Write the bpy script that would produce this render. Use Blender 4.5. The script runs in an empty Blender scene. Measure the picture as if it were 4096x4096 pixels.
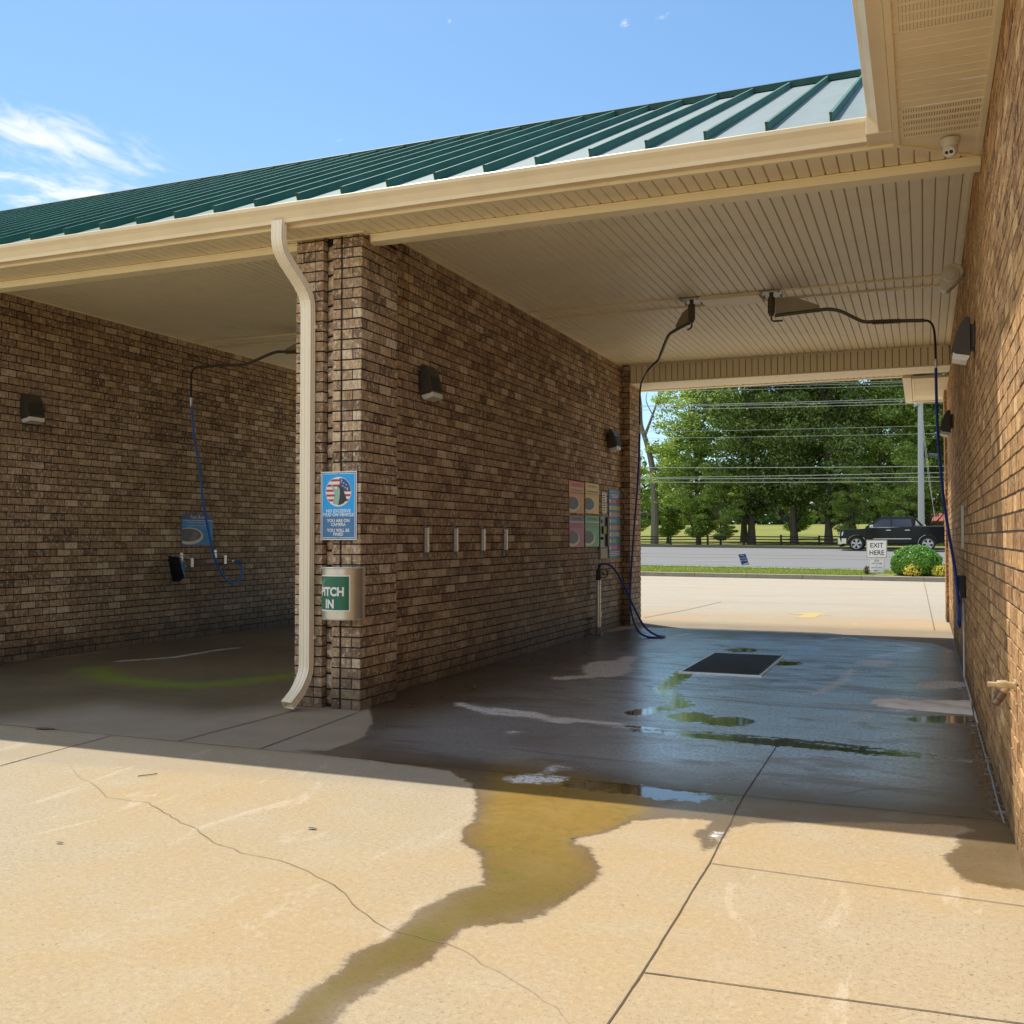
import bpy, math, random
from math import sin, cos, pi, radians, sqrt, atan2, asin, floor
from mathutils import Vector, Matrix, noise as mn
random.seed(7)
C = bpy.context.scene.collection
R = random.random
def U(a, b): return a + (b - a) * random.random()

# ------------------------------------------------------------------ camera
CAMH = 1.5
yaw = radians(22.15); pitch = radians(1.42)
FW = Vector((-sin(yaw) * cos(pitch), cos(yaw) * cos(pitch), sin(pitch)))
RT = Vector((cos(yaw), sin(yaw), 0)); UP = RT.cross(FW)
def ray(x, y): return FW + RT * ((x - 2048) / 4044.) - UP * ((y - 2048) / 4044.)
def hit_z(x, y, z=0.):
    r = ray(x, y); t = (z - CAMH) / r.z; return (r.x * t, r.y * t)
def G(px, py, z=0.):                      # survey helper: photo point -> floor point
    k = 4096 / 1932.; return hit_z(px * k, py * k, z)
def roadz(x, y): return .3 + (y - 41) * .0235 - (max(-60, min(40, x)) + 6) * .008
def hit_road(x, y):
    r = ray(x, y)
    t = (.3 - 41 * .0235 - 6 * .008 - CAMH) / (r.z - .0235 * r.y + .008 * r.x)
    return (r.x * t, r.y * t)
cam = bpy.data.cameras.new('camera'); co = bpy.data.objects.new('camera', cam); C.objects.link(co)
co.matrix_world = Matrix(((RT.x, UP.x, -FW.x, 0), (RT.y, UP.y, -FW.y, 0), (RT.z, UP.z, -FW.z, CAMH), (0, 0, 0, 1)))
cam.lens = 36 * 4044 / 4096.; cam.sensor_width = 36; cam.clip_end = 4000; cam.clip_start = .05
sc = bpy.context.scene; sc.camera = co
sc.view_settings.view_transform = 'Standard'; sc.view_settings.look = 'None'; sc.view_settings.exposure = 0
sc.render.resolution_x = sc.render.resolution_y = 1024
sc.cycles.diffuse_bounces = 8; sc.cycles.max_bounces = 12; sc.cycles.transparent_max_bounces = 8

# ------------------------------------------------------------------ light
SD = Vector((-.41, .37, 1)).normalized()
sun = bpy.data.lights.new('sun', 'SUN'); sun.energy = 4.7; sun.angle = radians(.55); sun.color = (1, .93, .82)
so = bpy.data.objects.new('sun', sun); C.objects.link(so); so.rotation_euler = SD.to_track_quat('Z', 'Y').to_euler()
so.location = SD * 50

# ------------------------------------------------------------------ node helpers
class NT:
    def __init__(s, nt): s.t = nt; nt.nodes.clear()
    def n(s, typ, **kw):
        nd = s.t.nodes.new(typ)
        for k, v in kw.items():
            if k.startswith('i_'):
                key = k[2:]; key = int(key) if key.isdigit() else key.replace('_', ' ')
                if hasattr(v, 'is_output') or isinstance(v, bpy.types.NodeSocket): s.t.links.new(v, nd.inputs[key])
                else: nd.inputs[key].default_value = v
            else: setattr(nd, k, v)
        return nd
    def l(s, a, b): s.t.links.new(a, b)
    def m(s, op, a, b=0., c=0., clamp=False):
        nd = s.t.nodes.new('ShaderNodeMath'); nd.operation = op; nd.use_clamp = clamp
        for i, v in enumerate((a, b, c)):
            if isinstance(v, bpy.types.NodeSocket): s.t.links.new(v, nd.inputs[i])
            else: nd.inputs[i].default_value = v
        return nd.outputs[0]
    def mix(s, f, a, b, mode='MIX'):
        nd = s.t.nodes.new('ShaderNodeMix'); nd.data_type = 'RGBA'; nd.blend_type = mode; nd.clamp_factor = True
        for i, v in ((0, f), (6, a), (7, b)):
            if isinstance(v, bpy.types.NodeSocket): s.t.links.new(v, nd.inputs[i])
            elif i == 0: nd.inputs[0].default_value = v
            else: nd.inputs[i].default_value = (*v, 1) if len(v) == 3 else v
        return nd.outputs[2]
    def noise(s, vec, scale, detail=3, rough=.55, dist=0.):
        nd = s.t.nodes.new('ShaderNodeTexNoise'); s.t.links.new(vec, nd.inputs['Vector'])
        nd.inputs['Scale'].default_value = scale; nd.inputs['Detail'].default_value = detail
        nd.inputs['Roughness'].default_value = rough; nd.inputs['Distortion'].default_value = dist
        return nd.outputs[0]
    def step(s, v, a, b):                  # smooth 0..1 between a and b
        nd = s.t.nodes.new('ShaderNodeMapRange'); nd.interpolation_type = 'SMOOTHSTEP'
        s.t.links.new(v, nd.inputs[0]); nd.inputs[1].default_value = a; nd.inputs[2].default_value = b
        return nd.outputs[0]
    def ramp(s, v, stops, interp='LINEAR'):
        nd = s.t.nodes.new('ShaderNodeValToRGB'); e = nd.color_ramp.elements; nd.color_ramp.interpolation = interp
        while len(e) < len(stops): e.new(.5)
        for q, (p, c) in zip(e, stops): q.position = p; q.color = (*c, 1)
        s.t.links.new(v, nd.inputs[0]); return nd.outputs[0]
    def scale(s, vec, x, y, z):
        nd = s.t.nodes.new('ShaderNodeMapping'); s.t.links.new(vec, nd.inputs[0]); nd.inputs['Scale'].default_value = (x, y, z)
        return nd.outputs[0]
def newmat(name):
    m = bpy.data.materials.new(name); m.use_nodes = True; return m, NT(m.node_tree)
def finish(t, color, rough, bump=None, bstr=.3, bdist=.01, metal=0., spec=.5, ior=None, **kw):
    b = t.n('ShaderNodeBsdfPrincipled'); o = t.n('ShaderNodeOutputMaterial'); t.l(b.outputs[0], o.inputs[0])
    if ior is not None: t.l(ior, b.inputs['IOR'])
    for k, v in (('Base Color', color), ('Roughness', rough), ('Metallic', metal), ('Specular IOR Level', spec)):
        if isinstance(v, bpy.types.NodeSocket): t.l(v, b.inputs[k])
        elif k == 'Base Color': b.inputs[k].default_value = (*v, 1)
        else: b.inputs[k].default_value = v
    for k, v in kw.items(): b.inputs[k.replace('_', ' ')].default_value = v
    if bump is not None:
        bn = t.n('ShaderNodeBump'); bn.inputs['Distance'].default_value = bdist
        if isinstance(bstr, bpy.types.NodeSocket): t.l(bstr, bn.inputs['Strength'])
        else: bn.inputs['Strength'].default_value = bstr
        t.l(bump, bn.inputs['Height']); t.l(bn.outputs[0], b.inputs['Normal'])
    return b
def simple(name, col, rough=.5, metal=0., var=.15, nscale=8., bump=0., spec=.5, dirt=0., streak=False):
    m, t = newmat(name)
    P = t.n('ShaderNodeNewGeometry').outputs['Position']
    v = t.scale(P, 1, 1, .15) if streak else P
    n = t.noise(v, nscale, 4, .6)
    c = t.mix(n, [x * (1 - var) for x in col], [min(1, x * (1 + var)) for x in col])
    if dirt:
        d = t.step(t.noise(P, 1.7, 5, .65), .48, .75)
        c = t.mix(t.m('MULTIPLY', d, dirt), c, [x * .35 for x in (col[0], col[1] * .95, col[2] * .85)])
    r = t.m('ADD', t.m('MULTIPLY', n, .2), rough - .1)
    finish(t, c, r, n if bump else None, bump, .004, metal, spec)
    return m

# ------------------------------------------------------------------ world: sky with a few wisps of cirrus
w = bpy.data.worlds.new('World'); sc.world = w; w.use_nodes = True
t = NT(w.node_tree)
sky = t.n('ShaderNodeTexSky', sky_type='NISHITA', sun_disc=False)
sky.sun_elevation = asin(SD.z); sky.sun_rotation = atan2(SD.x, SD.y); sky.altitude = 200; sky.air_density = 1.0; sky.dust_density = .6; sky.ozone_density = 1.6
D = t.n('ShaderNodeTexCoord').outputs['Generated']
def cloud(px, py, su, sv, rot, lo, hi, sc_, seed):
    c = ray(px * 4096 / 1932., py * 4096 / 1932.).normalized()
    r = Vector((0, 0, 1)).cross(c).normalized() * -1; u = r.cross(c)
    a = r * cos(rot) + u * sin(rot); b = -r * sin(rot) + u * cos(rot)
    def dot(v):
        nd = t.n('ShaderNodeVectorMath', operation='DOT_PRODUCT'); t.l(D, nd.inputs[0]); nd.inputs[1].default_value = v; return nd.outputs['Value']
    x = t.m('SUBTRACT', dot(a), c.dot(a)); y = t.m('SUBTRACT', dot(b), c.dot(b)); z = dot(c)
    X = t.m('DIVIDE', x, su); Y = t.m('DIVIDE', y, sv)
    d = t.m('SQRT', t.m('ADD', t.m('MULTIPLY', X, X), t.m('MULTIPLY', Y, Y)))
    cb = t.n('ShaderNodeCombineXYZ'); t.l(t.m('MULTIPLY', X, 1.0), cb.inputs[0]); t.l(t.m('MULTIPLY', Y, sv / su * 3.2), cb.inputs[1]); cb.inputs[2].default_value = seed
    nz = t.noise(cb.outputs[0], sc_, 8, .6, .35)
    nb = t.noise(cb.outputs[0], sc_ * .45, 2, .5)
    f = t.m('ADD', t.m('SUBTRACT', 1.0, d), t.m('ADD', t.m('MULTIPLY', t.m('SUBTRACT', nz, .5), 2.3), t.m('MULTIPLY', t.m('SUBTRACT', nb, .5), .7)))
    k = t.m('MULTIPLY', t.step(f, lo, hi), t.step(z, 0, .3))
    return k
ks = [cloud(115, 272, .150, .040, -.27, .30, 1.2, 2.4, 3.1), cloud(190, 378, .14, .024, -.03, .2, 1.0, 3.0, 8.3),
      cloud(30, 328, .05, .010, -.05, .5, 1.8, 3.0, 1.3), cloud(1178, 44, .007, .006, .3, .3, 1.6, 3.0, 5.7), cloud(1250, 32, .010, .004, .2, .4, 1.9, 3.0, 2.2), cloud(848, 40, .004, .003, .2, .4, 1.6, 3, 2.9), cloud(640, 265, .006, .0025, .2, .4, 1.9, 3, 4.9)]
cov = ks[0]
for k in ks[1:]: cov = t.m('MAXIMUM', cov, k)
# tint toward the light cyan blue of the photograph's sky
skc = t.mix(1.0, sky.outputs[0], (.82, 1.05, 1.12), 'MULTIPLY')
zz = t.n('ShaderNodeSeparateXYZ'); t.l(D, zz.inputs[0])
haze = t.step(zz.outputs[2], .45, -.02)
skc = t.mix(t.m('MULTIPLY', haze, .25), skc, (6.0, 6.6, 7.2))
SKYSTR = .15
cc = t.mix(t.m('MULTIPLY', cov, .92), skc, (7.2, 7.4, 7.6))
# unseen bright clouds added behind the camera as fill light for the bays
dn = t.n('ShaderNodeVectorMath', operation='NORMALIZE'); t.l(D, dn.inputs[0])
cn = t.noise(t.scale(dn.outputs[0], 1, 1, 2.2), 2.3, 8, .6, .3)
fill_clouds = t.m('MULTIPLY', t.step(cn, .40, .56), t.m('MULTIPLY', t.step(zz.outputs[1], -.10, -.40), t.m('MULTIPLY', t.step(zz.outputs[2], .0, .07), t.step(zz.outputs[2], .93, .70))))
shade_ = t.mix(t.step(cn, .46, .72), (8.5, 8.7, 9.0), (14.5, 14.2, 13.4))
cc = t.mix(fill_clouds, cc, shade_)
bg = t.n('ShaderNodeBackground'); t.l(cc, bg.inputs[0]); bg.inputs[1].default_value = SKYSTR
o = t.n('ShaderNodeOutputWorld'); t.l(bg.outputs[0], o.inputs[0])

# ------------------------------------------------------------------ object helpers
def tag(o, label=None, cat=None, group=None, kind=None):
    if label: o['label'] = label
    if cat: o['category'] = cat
    if group: o['group'] = group
    if kind: o['kind'] = kind
    return o
def thing(name, label, cat, loc=(0, 0, 0), rz=0., group=None):
    o = bpy.data.objects.new(name, None); C.objects.link(o); o.location = loc; o.rotation_euler = (0, 0, rz)
    o.empty_display_size = .2; o['_m'] = 0; del o['_m']
    return tag(o, label, cat, group)
def copy_tree(o, parent=None):
    c = o.copy(); C.objects.link(c)
    if parent: c.parent = parent
    for ch in list(o.children): copy_tree(ch, c)
    return c
def world_of(o):
    m = Matrix.Translation(o.location) @ o.rotation_euler.to_matrix().to_4x4()
    return world_of(o.parent) @ o.matrix_parent_inverse @ m if o.parent else m
class MB:
    def __init__(s): s.v = []; s.f = []; s.m = []
    def add(s, vs, fs, mi=0):
        b = len(s.v); s.v += [tuple(p) for p in vs]
        for f in fs: s.f.append([b + i for i in f]); s.m.append(mi)
    def box(s, x0, x1, y0, y1, z0, z1, mi=0):
        if x0 > x1: x0, x1 = x1, x0
        if y0 > y1: y0, y1 = y1, y0
        s.add([(x0, y0, z0), (x1, y0, z0), (x1, y1, z0), (x0, y1, z0), (x0, y0, z1), (x1, y0, z1), (x1, y1, z1), (x0, y1, z1)],
              [(0, 3, 2, 1), (4, 5, 6, 7), (0, 1, 5, 4), (1, 2, 6, 5), (2, 3, 7, 6), (3, 0, 4, 7)], mi)
    def obox(s, O, a, b, c, mi=0):          # box from corner O with edge vectors
        O, a, b, c = Vector(O), Vector(a), Vector(b), Vector(c)
        s.add([O, O + a, O + a + b, O + b, O + c, O + a + c, O + a + b + c, O + b + c],
              [(0, 3, 2, 1), (4, 5, 6, 7), (0, 1, 5, 4), (1, 2, 6, 5), (2, 3, 7, 6), (3, 0, 4, 7)], mi)
    def quad(s, *p, mi=0): s.add(p, [tuple(range(len(p)))], mi)
    def prism(s, poly, fn, a, b, mi=0, caps=True):   # fn(u,v,t)->xyz
        n = len(poly)
        s.add([fn(u, v, a) for u, v in poly] + [fn(u, v, b) for u, v in poly],
              [(i, (i + 1) % n, n + (i + 1) % n, n + i) for i in range(n)] + ([tuple(range(n))[::-1], tuple(range(n, 2 * n))] if caps else []), mi)
    def tube(s, pts, r, seg=8, mi=0, caps=True):
        pts = [Vector(p) for p in pts]; n = len(pts); rs = r if isinstance(r, (list, tuple)) else [r] * n
        vs = []; prev = None
        for i, p in enumerate(pts):
            d = (pts[min(i + 1, n - 1)] - pts[max(i - 1, 0)])
            d = d.normalized() if d.length > 1e-9 else Vector((0, 0, 1))
            if prev is None:
                a = d.orthogonal().normalized()
            else:
                a = prev - d * prev.dot(d)
                a = a.normalized() if a.length > 1e-6 else d.orthogonal().normalized()
            prev = a; b = d.cross(a)
            vs += [p + (a * cos(2 * pi * k / seg) + b * sin(2 * pi * k / seg)) * rs[i] for k in range(seg)]
        fs = [(i * seg + k, i * seg + (k + 1) % seg, (i + 1) * seg + (k + 1) % seg, (i + 1) * seg + k) for i in range(n - 1) for k in range(seg)]
        if caps: fs += [tuple(range(seg))[::-1], tuple(range((n - 1) * seg, n * seg))]
        s.add(vs, fs, mi)
    def cyl(s, a, b, r0, r1=None, seg=16, mi=0): s.tube([a, b], [r0, r0 if r1 is None else r1], seg, mi)
    def lathe(s, O, axis, prof, seg=24, mi=0):   # prof: (dist along axis, radius)
        ax = Vector(axis).normalized(); s.tube([Vector(O) + ax * d for d, r in prof], [r for d, r in prof], seg, mi, caps=True)
    def disc(s, O, u, v, ru, rv, n=28, mi=0, a0=0, a1=2 * pi):
        O, u, v = Vector(O), Vector(u), Vector(v)
        s.quad(*[O + u * ru * cos(a0 + (a1 - a0) * i / n) + v * rv * sin(a0 + (a1 - a0) * i / n) for i in range(n)], mi=mi)
    def build(s, name, mats, parent=None, smooth=False, bevel=0., world=True, seg=2):
        me = bpy.data.meshes.new(name); me.from_pydata(s.v, [], s.f)
        for m in (mats if isinstance(mats, (list, tuple)) else [mats]): me.materials.append(m)
        me.polygons.foreach_set('material_index', s.m)
        if smooth: me.polygons.foreach_set('use_smooth', [True] * len(s.f))
        me.update()
        o = bpy.data.objects.new(name, me); C.objects.link(o)
        if parent:
            o.parent = parent
            if world: o.matrix_parent_inverse = world_of(parent).inverted()
        if bevel:
            bm = o.modifiers.new('bevel', 'BEVEL'); bm.width = bevel; bm.segments = seg; bm.limit_method = 'ANGLE'; bm.angle_limit = radians(35)
        if smooth:
            es = o.modifiers.new('split', 'EDGE_SPLIT'); es.split_angle = radians(38)
        return o
def spline(pts, n=8):
    pts = [Vector(p) for p in pts]; out = []
    for i in range(len(pts) - 1):
        p0, p1, p2, p3 = pts[max(i - 1, 0)], pts[i], pts[i + 1], pts[min(i + 2, len(pts) - 1)]
        for k in range(n):
            q = k / n
            out.append(.5 * ((2 * p1) + (p2 - p0) * q + (2 * p0 - 5 * p1 + 4 * p2 - p3) * q * q + (3 * p1 - p0 - 3 * p2 + p3) * q ** 3))
    out.append(pts[-1]); return out
def lettering(lines, O, u, v, mat, parent, name='lettering', world=True, bold=.0):
    """lines: (string, x centre, y baseline, size, x-squeeze)"""
    O, u, v = Vector(O), Vector(u).normalized(), Vector(v).normalized(); nrm = u.cross(v)
    b = MB()
    for s_, x, y, size, sq in lines:
        cu = bpy.data.curves.new('t', 'FONT'); cu.body = s_; cu.size = size; cu.align_x = 'CENTER'; cu.offset = bold * size; cu.resolution_u = 3
        ob = bpy.data.objects.new('t', cu); C.objects.link(ob)
        dg = bpy.context.evaluated_depsgraph_get(); me = bpy.data.meshes.new_from_object(ob.evaluated_get(dg))
        b.add([O + u * (x + p.co.x * sq) + v * (y + p.co.y) + nrm * .0006 for p in me.vertices], [tuple(f.vertices) for f in me.polygons])
        bpy.data.objects.remove(ob); bpy.data.meshes.remove(me); bpy.data.curves.remove(cu)
    return b.build(name, mat, parent, world=world)

# ------------------------------------------------------------------ materials
def brick_mat():
    m, t = newmat('brick')
    g = t.n('ShaderNodeNewGeometry'); P = g.outputs['Position']; rnd = g.outputs['Random Per Island']
    base = t.ramp(rnd, [(0, (.20, .13, .09)), (.14, (.33, .22, .14)), (.36, (.43, .295, .175)), (.6, (.52, .365, .215)), (.76, (.37, .245, .18)), (.9, (.62, .455, .28)), (1, (.76, .64, .48))])
    sepn = t.n('ShaderNodeSeparateXYZ'); t.l(P, sepn.inputs[0]); z = sepn.outputs[2]
    st = t.scale(P, 1, 1, .13)
    streak = t.noise(st, 85, 4, .7)
    blot = t.noise(P, 22, 4, .7)
    c = t.mix(t.step(streak, .42, .68), base, t.mix(1, base, (.50, .44, .40), 'MULTIPLY'))
    c = t.mix(t.m('MULTIPLY', t.step(blot, .50, .66), .6), c, (.80, .66, .46))
    c = t.mix(t.m('MULTIPLY', t.step(blot, .46, .28), .6), c, (.17, .11, .08))
    # lime bloom on a few bricks
    wh = t.m('MULTIPLY', t.step(t.noise(P, 31, 3, .6), .56, .66), t.step(t.noise(P, 1.9, 2, .5), .42, .60))
    c = t.mix(t.m('MULTIPLY', wh, .6), c, (.85, .80, .72))
    # damp grime toward the floor inside the bays
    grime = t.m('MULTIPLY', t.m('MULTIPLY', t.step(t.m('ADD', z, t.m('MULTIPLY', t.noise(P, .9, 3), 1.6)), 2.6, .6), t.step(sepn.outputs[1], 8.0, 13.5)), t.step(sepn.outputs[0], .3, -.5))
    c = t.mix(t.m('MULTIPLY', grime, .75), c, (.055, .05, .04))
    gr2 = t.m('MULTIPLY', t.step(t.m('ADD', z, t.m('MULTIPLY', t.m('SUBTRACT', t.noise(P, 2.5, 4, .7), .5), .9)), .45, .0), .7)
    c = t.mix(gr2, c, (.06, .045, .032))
    big = t.noise(P, .55, 3, .5)
    c = t.mix(t.m('MULTIPLY', t.step(big, .4, .7), .22), c, (.38, .30, .18))
    c = t.mix(t.step(sepn.outputs[0], .2, .35), c, t.mix(1, c, (1.30, 1.06, .74), 'MULTIPLY'))  # sunlit warmth painted into the right wall's bricks
    rr = t.mix(grime, (.86, .86, .86), (.42, .42, .42))
    h = t.m('ADD', t.m('MULTIPLY', streak, .8), t.m('MULTIPLY', blot, .7))
    finish(t, c, rr, h, .85, .006, spec=.35)
    return m
def mortar_mat():
    m, t = newmat('mortar'); g = t.n('ShaderNodeNewGeometry'); P = g.outputs['Position']
    n = t.noise(P, 30, 4, .6); sz = t.n('ShaderNodeSeparateXYZ'); t.l(P, sz.inputs[0])
    sunny = t.step(sz.outputs[0], 0., .38)  # paler mortar painted on the right wall to look sunlit
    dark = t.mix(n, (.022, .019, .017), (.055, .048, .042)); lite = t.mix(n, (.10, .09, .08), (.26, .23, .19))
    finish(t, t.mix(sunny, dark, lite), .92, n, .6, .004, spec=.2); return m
M = {}
M['brick'] = brick_mat(); M['mortar'] = mortar_mat()
M['siding'] = simple('cream_vinyl', (.93, .82, .57), .5, var=.05, nscale=3, dirt=.16)
M['siding2'] = simple('grooved_vinyl', (.97, .89, .66), .5, var=.04, nscale=2.2, dirt=.14)
M['gutter'] = simple('cream_aluminium', (.84, .70, .47), .38, var=.07, nscale=3.5, streak=True, dirt=.14)
M['pipe_cream'] = simple('downspout_paint', (.88, .79, .61), .4, var=.04, nscale=4)
M['groove'] = simple('groove_shadow', (.12, .09, .05), .9)
M['galv'] = simple('galvanised_steel', (.60, .57, .50), .32, .85, var=.12, nscale=9)
M['steel'] = simple('stainless_steel', (.78, .77, .74), .3, .6, var=.1)
M['dull_steel'] = simple('dull_steel', (.25, .245, .235), .45, .6, var=.2)
M['bronze'] = simple('dark_bronze_paint', (.06, .052, .042), .45, var=.2, nscale=14)
M['lens'] = simple('frosted_lens', (.80, .78, .72), .3, var=.06)
M['iron'] = simple('boom_paint', (.11, .10, .08), .42, .4, var=.25, nscale=30)
M['gusset'] = simple('gusset_paint', (.36, .32, .25), .45, .3, var=.15)
M['bluehose'] = simple('blue_hose', (.02, .16, .60), .32, var=.15, nscale=20)
M['navyhose'] = simple('navy_hose', (.008, .04, .28), .3, var=.15, nscale=20)
M['rubber'] = simple('black_rubber', (.014, .014, .015), .5, var=.2)
M['bristle'] = simple('black_bristles', (.008, .008, .009), .9, var=.3, nscale=120, bump=.6)
M['bluebrush'] = simple('light_blue_plastic', (.04, .26, .62), .4)
M['white'] = simple('white_paint', (.78, .78, .77), .5, var=.03)
M['cam_white'] = simple('off_white_plastic', (.68, .64, .56), .4, var=.05, dirt=.15)
M['glassblack'] = simple('black_glass', (.01, .01, .012), .08)
M['brass'] = simple('painted_brass', (.62, .50, .30), .4, .3, var=.12, nscale=40)
M['brown_metal'] = simple('old_brass', (.20, .14, .09), .4, .6, var=.3, nscale=50)
def roof_mat(name, c0, c1, k):
    m, t = newmat(name); P = t.n('ShaderNodeNewGeometry').outputs['Position']
    v = t.scale(P, 1, .25, .25); n = t.noise(v, 5, 5, .65); n2 = t.noise(P, .5, 3, .6)
    c = t.mix(t.step(n, .3, .7), c0, c1)
    sx = t.n('ShaderNodeSeparateXYZ'); t.l(P, sx.inputs[0])
    if k > .45 and name.startswith('chalky'): c = t.mix(t.m('MULTIPLY', t.step(sx.outputs[0], -6.5, -.5), .8), c, t.mix(n, (.20, .26, .265), (.31, .36, .375)))  # sky sheen painted in: pans pale to silver toward the right end
    finish(t, c, t.m('ADD', k, t.m('MULTIPLY', n, .15)), n, .08, .003, metal=0, spec=.25); return m
M['roofpan'] = roof_mat('chalky_green_sheen', (.06, .145, .12), (.12, .205, .185), .56)
M['roofrib'] = roof_mat('green_seam', (.032, .135, .105), (.055, .19, .15), .5)
M['ridge'] = roof_mat('green_ridge', (.015, .06, .045), (.03, .09, .07), .4)

# ================================================================== GROUND SHEETS
def seg_d(px, py, ax, ay, bx, by):
    dx, dy = bx - ax, by - ay; L = dx * dx + dy * dy
    q = max(0, min(1, ((px - ax) * dx + (py - ay) * dy) / L)) if L else 0
    return (px - ax - q * dx) ** 2 + (py - ay - q * dy) ** 2
class Poly:
    def __init__(s, pts, m=.6):
        s.p = [G(*q) if q[1] > 1050 else q for q in pts]; s.m = m
        s.bb = (min(p[0] for p in s.p) - m, max(p[0] for p in s.p) + m, min(p[1] for p in s.p) - m, max(p[1] for p in s.p) + m)
    def sd(s, x, y):
        if not (s.bb[0] < x < s.bb[1] and s.bb[2] < y < s.bb[3]): return -s.m
        ins = False; d = 9e9; P = s.p; j = len(P) - 1
        for i in range(len(P)):
            ax, ay = P[j]; bx, by = P[i]
            if (by > y) != (ay > y) and x < (ax - bx) * (y - by) / (ay - by) + bx: ins = not ins
            d = min(d, seg_d(x, y, ax, ay, bx, by)); j = i
        d = sqrt(d); return min(s.m, d) if ins else -min(s.m, d)
class Line:                                   # thick polyline, half width w
    def __init__(s, pts, w, m=.6):
        s.p = [G(*q) for q in pts]; s.w = w; s.m = m
        s.bb = (min(p[0] for p in s.p) - m - w, max(p[0] for p in s.p) + m + w, min(p[1] for p in s.p) - m - w, max(p[1] for p in s.p) + m + w)
    def sd(s, x, y):
        if not (s.bb[0] < x < s.bb[1] and s.bb[2] < y < s.bb[3]): return -s.m
        d = min(seg_d(x, y, *s.p[i], *s.p[i + 1]) for i in range(len(s.p) - 1)); return max(-s.m, s.w - sqrt(d))
def ell(px, py, rx, ry, n=14): return Poly([(px + rx * cos(2 * pi * i / n), py + ry * sin(2 * pi * i / n)) for i in range(n)], .5)
WET = [Poly([(700, 1335), (706, 1362), (690, 1388), (655, 1404), (621, 1417), (560, 1414), (519, 1413), (700, 1434), (850, 1454), (893, 1478), (903, 1505), (899, 1545), (872, 1570), (876, 1590), (900, 1608), (910, 1630), (911, 1668), (860, 1680), (825, 1696), (775, 1722), (757, 1745), (732, 1766),
             (690, 1785), (645, 1803), (652, 1826), (625, 1838), (600, 1852), (560, 1878), (548, 1900), (510, 1932), (440, 1990), (560, 1995), (640, 1934), (652, 1898), (700, 1868), (765, 1842), (820, 1812), (838, 1788), (866, 1766), (880, 1752), (966, 1744), (1010, 1732), (1042, 1718), (1062, 1700), (1101, 1677),
             (1136, 1652), (1140, 1632), (1116, 1600), (1078, 1588), (1110, 1578), (1166, 1566), (1206, 1547), (1280, 1543), (1352, 1548), (1330, 1560), (1302, 1574), (1318, 1588), (1330, 1616), (1352, 1604), (1368, 1580), (1386, 1560), (1420, 1553), (1600, 1551), (1816, 1555), (1838, 1566), (1805, 1577), (1818, 1595), (1785, 1612), (1783, 1626), (1800, 1645), (1825, 1663), (1860, 1673), (1905, 1677), (1990, 1690), (1850, 1300), (1812, 1232), (1760, 1214), (1560, 1194), (1300, 1185), (1212, 1184), (1150, 1192), (1050, 1212), (900, 1240), (755, 1300)])]
WETL = [Poly([(-300, 1400), (-300, 1240), (100, 1240), (560, 1170), (640, 1180), (640, 1290), (560, 1330), (400, 1350), (200, 1330)])]
PUD = [ell(1300, 1353, 42, 9), ell(1372, 1362, 50, 9), ell(1790, 1357, 80, 8), Poly([(1060, 1478), (1150, 1474), (1300, 1496), (1400, 1508), (1330, 1512), (1240, 1508), (1150, 1492), (1070, 1486)], .4), ell(1400, 1227, 30, 4), ell(1482, 1252, 32, 4),
       Poly([(1180, 1368), (1400, 1386), (1600, 1404), (1820, 1432), (1700, 1428), (1400, 1402), (1200, 1380)], .4), Line([(1300, 1265), (1250, 1300), (1290, 1330), (1200, 1345)], .10, .4),
       Poly([(1835, 1400), (1850, 1350), (1910, 1560), (1870, 1545), (1850, 1480)], .3)]
FOAM = [Line([(868, 1328), (930, 1346), (1005, 1352), (1080, 1358), (1165, 1366)], .07), Line([(930, 1338), (1000, 1346), (1060, 1362)], .09), ell(1010, 1470, 62, 9), Line([(1030, 1458), (1050, 1446), (1068, 1450)], .03), ell(968, 1382, 14, 3),
        Line([(1190, 1240), (1160, 1258), (1120, 1275), (1060, 1280)], .12), ell(1145, 1262, 50, 16), Line([(1560, 1206), (1600, 1203), (1650, 1211), (1690, 1214), (1735, 1224), (1690, 1232), (1650, 1240)], .045), Line([(1215, 1213), (1260, 1202), (1300, 1195)], .06), Line([(1500, 1310), (1560, 1322), (1620, 1335), (1640, 1352), (1600, 1362)], .03), Line([(1610, 1262), (1590, 1285), (1540, 1310)], .05), ell(1650, 1250, 40, 5), ell(1775, 1292, 55, 8),
        Line([(1160, 1372), (1400, 1388), (1700, 1420), (1830, 1436)], .02), Line([(1815, 1290), (1850, 1400), (1893, 1545)], .012), Line([(60 + 160, 1248), (330, 1240), (400, 1228), (450, 1222)], .04), ell(1352, 1578, 10, 8)]
ALG = [Line([(175, 1262), (215, 1280), (290, 1290), (370, 1294), (440, 1288), (520, 1278), (600, 1268)], .05), Line([(1000, 1320), (1100, 1310), (1180, 1320)], .2), Line([(1290, 1262), (1255, 1300), (1300, 1350)], .12), Line([(1240, 1212), (1330, 1192)], .1), Line([(1110, 1377), (1180, 1378), (1300, 1392), (1420, 1400)], .06)]
STREAM = [Poly([(930, 1400), (1230, 1500), (1190, 1550), (1080, 1590), (1120, 1640), (1060, 1700), (900, 1740), (780, 1810), (640, 1890), (540, 1960), (480, 1960), (560, 1890), (660, 1820), (760, 1750), (880, 1690), (920, 1640), (890, 1580), (930, 1500)])]
GRAY = [Poly([(-900, 1372), (0, 1372), (350, 1397), (860, 1448), (900, 1500), (0, 1440), (-900, 1400)], .5)]
def field(L, x, y):
    return max(p.sd(x, y) for p in L)
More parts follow.
